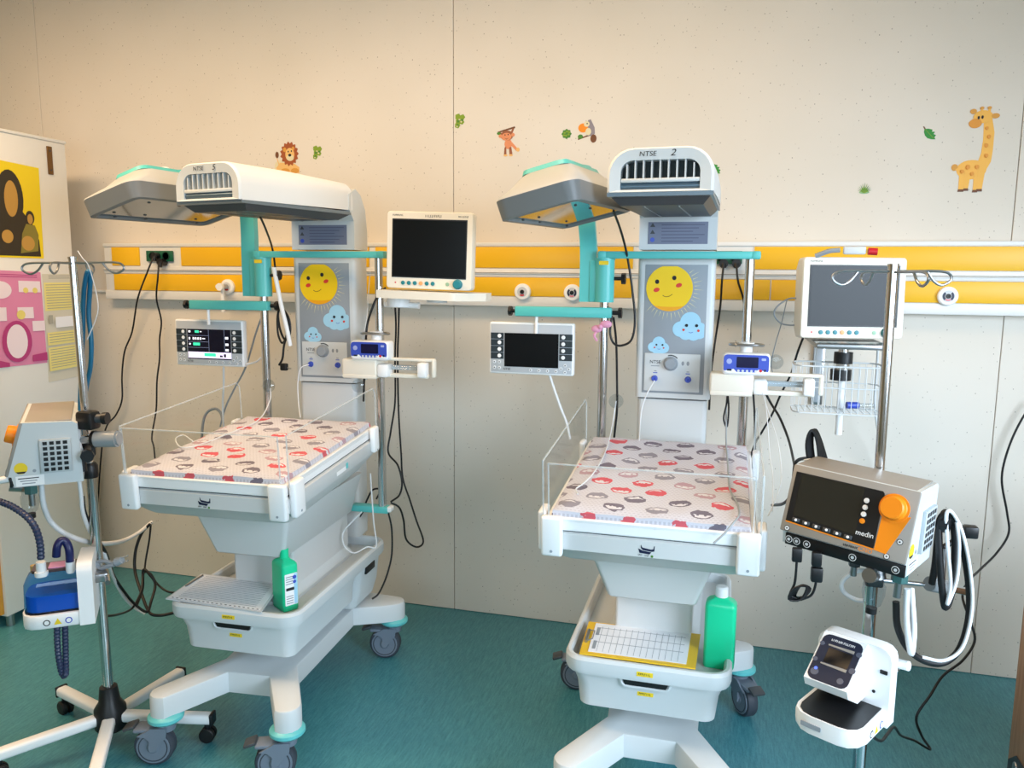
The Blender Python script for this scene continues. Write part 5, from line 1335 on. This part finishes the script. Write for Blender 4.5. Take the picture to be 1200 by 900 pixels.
cord('sensor_cable', 'white sensor cable lying along the left half of basket-side warmer mattress', 'cord', [(722, 470, 2.84), (718, 495, 2.80), ('R', 712, 522), ('R', 704, 541), ('R', 694, 556), ('R', 683, 567), ('R', 675, 573), ('R', 677, 579)], .0022, HOSEW)
cord('sensor_cable', 'grey sensor cable lying along the right half of basket-side warmer mattress', 'cord', [(852, 462, 2.83), (851, 480, 2.82), (851, 500, 2.79), ('R', 851, 520), ('R', 853, 545), ('R', 855, 572), ('R', 864, 590), ('R', 866, 603), ('R', 860, 612), (850, 624, 2.05), (836, 637, 2.04)], .0028, mat('cable_grey', (160, 166, 170), .45))
cord('probe_cable', 'black cable hanging in front of basket-side warmer right post', 'cord', [(853, 447, 2.80), (852, 470, 2.80), (848, 490, 2.80), (852, 500, 2.80), (854, 480, 2.80), (853, 462, 2.79)], .003, BLACK)
cord('lamp_cord', 'black cord from the lamp hanging in a loop beside basket-side warmer column', 'cord', [(719, 247, 2.62), (728, 272, 2.75), (735, 300, 2.83), (741, 340, 2.84), (744, 375, 2.84), (740, 398, 2.84), (728, 405, 2.84), (719, 402, 2.84), (715, 390, 2.84), (717, 370, 2.85)], .0042, BLACK)
cord('lamp_cord', 'black cord running down the left post of basket-side warmer', 'cord', [(719, 372, 2.87), (722, 400, 2.90), (723, 440, 2.92), (723, 480, 2.93), (720, 510, 2.94), (716, 560, 2.95)], .0042, BLACK)
cord('lamp_cord', 'black cord from the lamp passing behind cabinet-side warmer cross bar', 'cord', [(303, 250, 2.6), (312, 270, 2.72), (320, 295, 2.88), (324, 330, 2.92), (327, 352, 2.92), (332, 368, 2.92), (336, 390, 2.92), (331, 402, 2.92), (326, 392, 2.92), (325, 372, 2.92), (328, 360, 2.92)], .0042, BLACK)
o = cord('coiled_plug_lead', 'coiled black lead with a loose plug hanging on cabinet-side warmer post', 'cord', [(327, 356, 2.86), (338, 372, 2.86), (340, 390, 2.86), (334, 398, 2.86), (328, 385, 2.86), (326, 366, 2.86), (332, 362, 2.86), (338, 385, 2.86), (333, 404, 2.86), (331, 420, 2.86), (327, 428, 2.86)], .0045, BLACK)
MB().box(ony(333, 430, 2.86), (.03, .02, .03), BLACK, .005).cyl(ony(336, 431, 2.86), ony(341, 432, 2.86), .003, STEEL).build('loose_plug', o)
cord('display_cable', 'thick white cable running down past the column of cabinet-side warmer', 'cord', [(321, 314, 2.84), (325, 335, 2.83), (330, 360, 2.83), (336, 385, 2.83), (340, 405, 2.84)], .009, PUREW)
cord('display_cable', 'dark grey cable slanting from the left display to the cot of cabinet-side warmer', 'cord', [(309, 366, 2.90), (300, 390, 2.93), (288, 430, 2.98), (275, 455, 3.0), (264, 478, 3.0), (258, 500, 3.0)], .004, MGREY)
cord('display_cable', 'white cable hanging from the display of cabinet-side warmer', 'cord', [(289, 427, 2.88), (300, 424, 2.89), (306, 419, 2.90)], .0042, HOSEW)
cord('display_cable', 'white cable falling from the display of cabinet-side warmer to the cot', 'cord', [(262, 430, 2.89), (262, 450, 2.92), (261, 475, 2.95), (262, 505, 2.96)], .0042, HOSEW)
cord('display_cable', 'white cable slanting from the display of basket-side warmer to the cot', 'cord', [(644, 440, 2.87), (650, 458, 2.87), (657, 478, 2.87), (664, 496, 2.86), (668, 515, 2.84)], .0052, HOSEW)
cord('grey_hose', 'grey hose arching up behind the cot of cabinet-side warmer', 'hose', [(236, 520, 3.05), (238, 495, 3.05), (243, 483, 3.05), (252, 479, 3.05), (258, 483, 3.04), (261, 492, 3.02)], .006, MGREY)
cord('signal_cable', 'black lead curving from the shelf monitor to the pump below', 'cord', [(452, 337, 2.86), (442, 348, 2.84), (436, 362, 2.83), (431, 378, 2.83), (429, 395, 2.83), (427, 440, 2.9), (426, 470, 2.95)], .0046, BLACK)
cord('drip_line', 'clear line hanging beside the column of cabinet-side warmer', 'cord', [(434, 318, 2.90), (432, 340, 2.88), (430, 370, 2.86), (424, 400, 2.84)], .0016, HOSEW)
for lab, P in (('thin clear line falling past the right panel of basket-side warmer, inner', [(896, 462, 2.70), (899, 490, 2.6), (902, 530, 2.5), (906, 560, 2.4), (905, 600, 2.3)]), ('thin clear line falling past the right panel of basket-side warmer, outer', [(893, 460, 2.72), (903, 490, 2.62), (912, 520, 2.52), (916, 560, 2.42), (909, 585, 2.35), (900, 605, 2.25)])):
    cord('drip_line', lab, 'cord', P, .0014, HOSEW)

# at the left drip stand
DY[0] = -.135
cord('blue_gas_hose', 'blue gas hose looped over the hook of the left drip stand', 'hose', [(94, 520, 2.24), (94, 480, 2.24), (95, 440, 2.24), (97, 390, 2.24), (98, 345, 2.24), (102, 320, 2.23), (106, 322, 2.24), (105, 345, 2.25), (104, 370, 2.25), (107, 400, 2.25), (106, 430, 2.25), (101, 455, 2.25), (97, 490, 2.25), (93, 520, 2.25)], .0075, HOSEB)
cord('thin_line', 'thin white line hanging from the hook of the left drip stand', 'cord', [(91, 294, 2.2), (97, 303, 2.2), (104, 312, 2.21), (112, 340, 2.22), (115, 362, 2.22), (110, 380, 2.22), (102, 398, 2.22)], .0016, HOSEW)
cord('inspiratory_hose', 'dark corrugated hose arching into the blue humidifier', 'hose', [(-14, 585, 1.98), (0, 588, 1.98), (15, 594, 1.98), (32, 606, 1.98), (42, 620, 1.98), (47, 638, 1.98), (48, 656, 1.98)], .011, HOSEN, n=12, rib=.006)
cord('hose_loop', 'dark blue hose loop on top of the blue humidifier', 'hose', [(66, 652, 2.03), (67, 641, 2.03), (71, 634, 2.04), (77, 635, 2.05), (81, 644, 2.05), (82, 658, 2.05)], .012, mat('dark_blue_hose', (22, 28, 84), .35), n=12)
cord('hanging_hose', 'folded dark corrugated hose hanging below the blue humidifier', 'hose', [(67, 728, 2.02), (67, 750, 2.02), (69, 772, 2.02), (73, 790, 2.03), (77, 790, 2.03), (77, 770, 2.04), (76, 728, 2.04)], .010, HOSEN, n=12, rib=.006)
cord('oxygen_hose', 'white hose sweeping from the sideways ventilator to cabinet-side warmer', 'hose', [(48, 564, 2.06), (50, 585, 2.07), (53, 598, 2.08), (60, 612, 2.1), (74, 624, 2.12), (92, 632, 2.15), (115, 637, 2.3), (140, 635, 2.5), (160, 626, 2.65), (178, 612, 2.75)], .0085, HOSEW)
cord('air_hose', 'black and white hose falling to the floor behind the left drip stand', 'hose', [(92, 556, 2.13), (95, 580, 2.14), (97, 600, 2.15), (105, 622, 2.2), (118, 640, 2.26), (126, 660, 2.3), (134, 680, 2.38), (146, 700, 2.46), (158, 712, 2.5), (170, 719, 2.52)], .0065, HOSEW)
cord('air_hose', 'black hose twisted round the white one by the left drip stand', 'hose', [(97, 582, 2.16), (100, 602, 2.17), (112, 628, 2.22), (124, 648, 2.28), (133, 674, 2.36), (146, 694, 2.44), (158, 708, 2.48), (172, 717, 2.5), (177, 705, 2.55), (182, 685, 2.6), (176, 674, 2.6), (168, 668, 2.6), (167, 690, 2.58), (160, 710, 2.5)], .0055, BLACK)
cord('mains_cord', 'thick black cord hanging in a loop under cabinet-side warmer', 'cord', [(176, 614, 2.72), (166, 625, 2.7), (159, 645, 2.68), (158, 668, 2.66), (164, 690, 2.62), (172, 712, 2.58), (178, 720, 2.56), (190, 721, 2.58), (204, 718, 2.6)], .0062, BLACK)
cord('mains_cord', 'black cord from the blue humidifier crossing under cabinet-side warmer', 'cord', [(104, 716, 2.16), (118, 721, 2.24), (134, 721, 2.34), (152, 715, 2.44), (160, 705, 2.5), (166, 690, 2.55), (168, 672, 2.6), (176, 672, 2.64), (184, 684, 2.66), (196, 693, 2.66), (210, 695, 2.66)], .0045, BLACK)
cord('mains_cord', 'thin black cord hanging straight under cabinet-side warmer', 'cord', [(177, 612, 2.74), (175, 632, 2.73), (171, 655, 2.71), (169, 672, 2.68)], .004, BLACK)
cord('breathing_tube', 'white tube with steel end at the foot of the sideways ventilator', 'hose', [(-14, 566, 1.98), (0, 563, 1.98), (12, 561, 1.99)], .011, PUREW)
cord('blue_gas_hose', 'blue gas hose curling behind the sideways ventilator', 'hose', [(14, 545, 2.15), (9, 552, 2.15), (10, 560, 2.15), (20, 567, 2.15), (34, 569, 2.15)], .006, HOSEB)
# loose grey plug held at the left stand
pp = ony(126, 662, 2.03); pe = ony(150, 654, 2.03); v = pe - pp
pg = thing('loose_mains_plug', 'grey two pin plug hooked on the left drip stand', 'plug', pp)
MB().tube([(-.045, 0, .004), (-.03, 0, -.014), (-.01, .0, -.008), (.03, .0, .006)], .0075, MGREY, 8).tube([(-.04, 0, .006), (-.01, 0, .012), (.03, 0, .008)], .006, MGREY, 8).build('plug_lead', pg)
MB().cyl(v * .45, v * .72, .014, MGREY, .011).build('plug_body', pg)
for s in (-1, 1): MB().cyl(v * .7 + Vector((0, 0, s * .0085)), v * 1.0 + Vector((0, 0, s * .0085)), .0024, CHROME).build('pin', pg)
# clear round suction cups on the posts
for P, lab in (((315, 452, 2.83), 'clear plastic cup clipped to the left post of cabinet-side warmer'), ((420, 452, 2.80), 'clear plastic cup hanging beside the pump of cabinet-side warmer'), ((722, 470, 2.84), 'clear plastic cup clipped beside the left post of basket-side warmer'), ((909, 424, 2.92), 'clear plastic clip between pump of basket-side warmer and basket')):
    a = ony(*P); tag(MB().lathe(a + Vector((0, .012, 0)), (0, -1, 0), [(0, .020), (.008, .026), (.018, .026), (.026, .018), (.027, 0)], SOFTCLEAR, 20).build('clear_cup'), lab, 'cup')

# regulator knob and black handle behind the coiled hoses
DY[0] = 0
a, b = ony(1089, 684, 2.16), ony(1112, 689, 2.20); v = b - a
rg_ = thing('oxygen_regulator', 'grey regulator cylinder with black handle behind the coiled hoses', 'regulator', a)
MB().cyl((0, 0, 0), v, .019, mat('smoked_cylinder', (150, 154, 156), .25), n=22).cyl(v, v * 1.9, .010, CHROME).build('cylinder_knob', rg_)
MB().cyl(v * .6, v * .6 + Vector((0, .01, .10)), .009, STEEL).build('riser', rg_)
k = ony(1137, 623, 2.22) - a
MB().box(k, (.034, .03, .032), BLACK, .005).cyl(k, Vector((v.x * .6, v.y * .6 + .01, .09)), .007, BLACK).build('handle', rg_)
pv = Vector((PR.x, PR.y, a.z)) - a
MB().cyl(v * .5, pv, .006, STEEL).box(pv, (.044, .044, .03), BLACK, .006).build('pole_clamp', rg_)
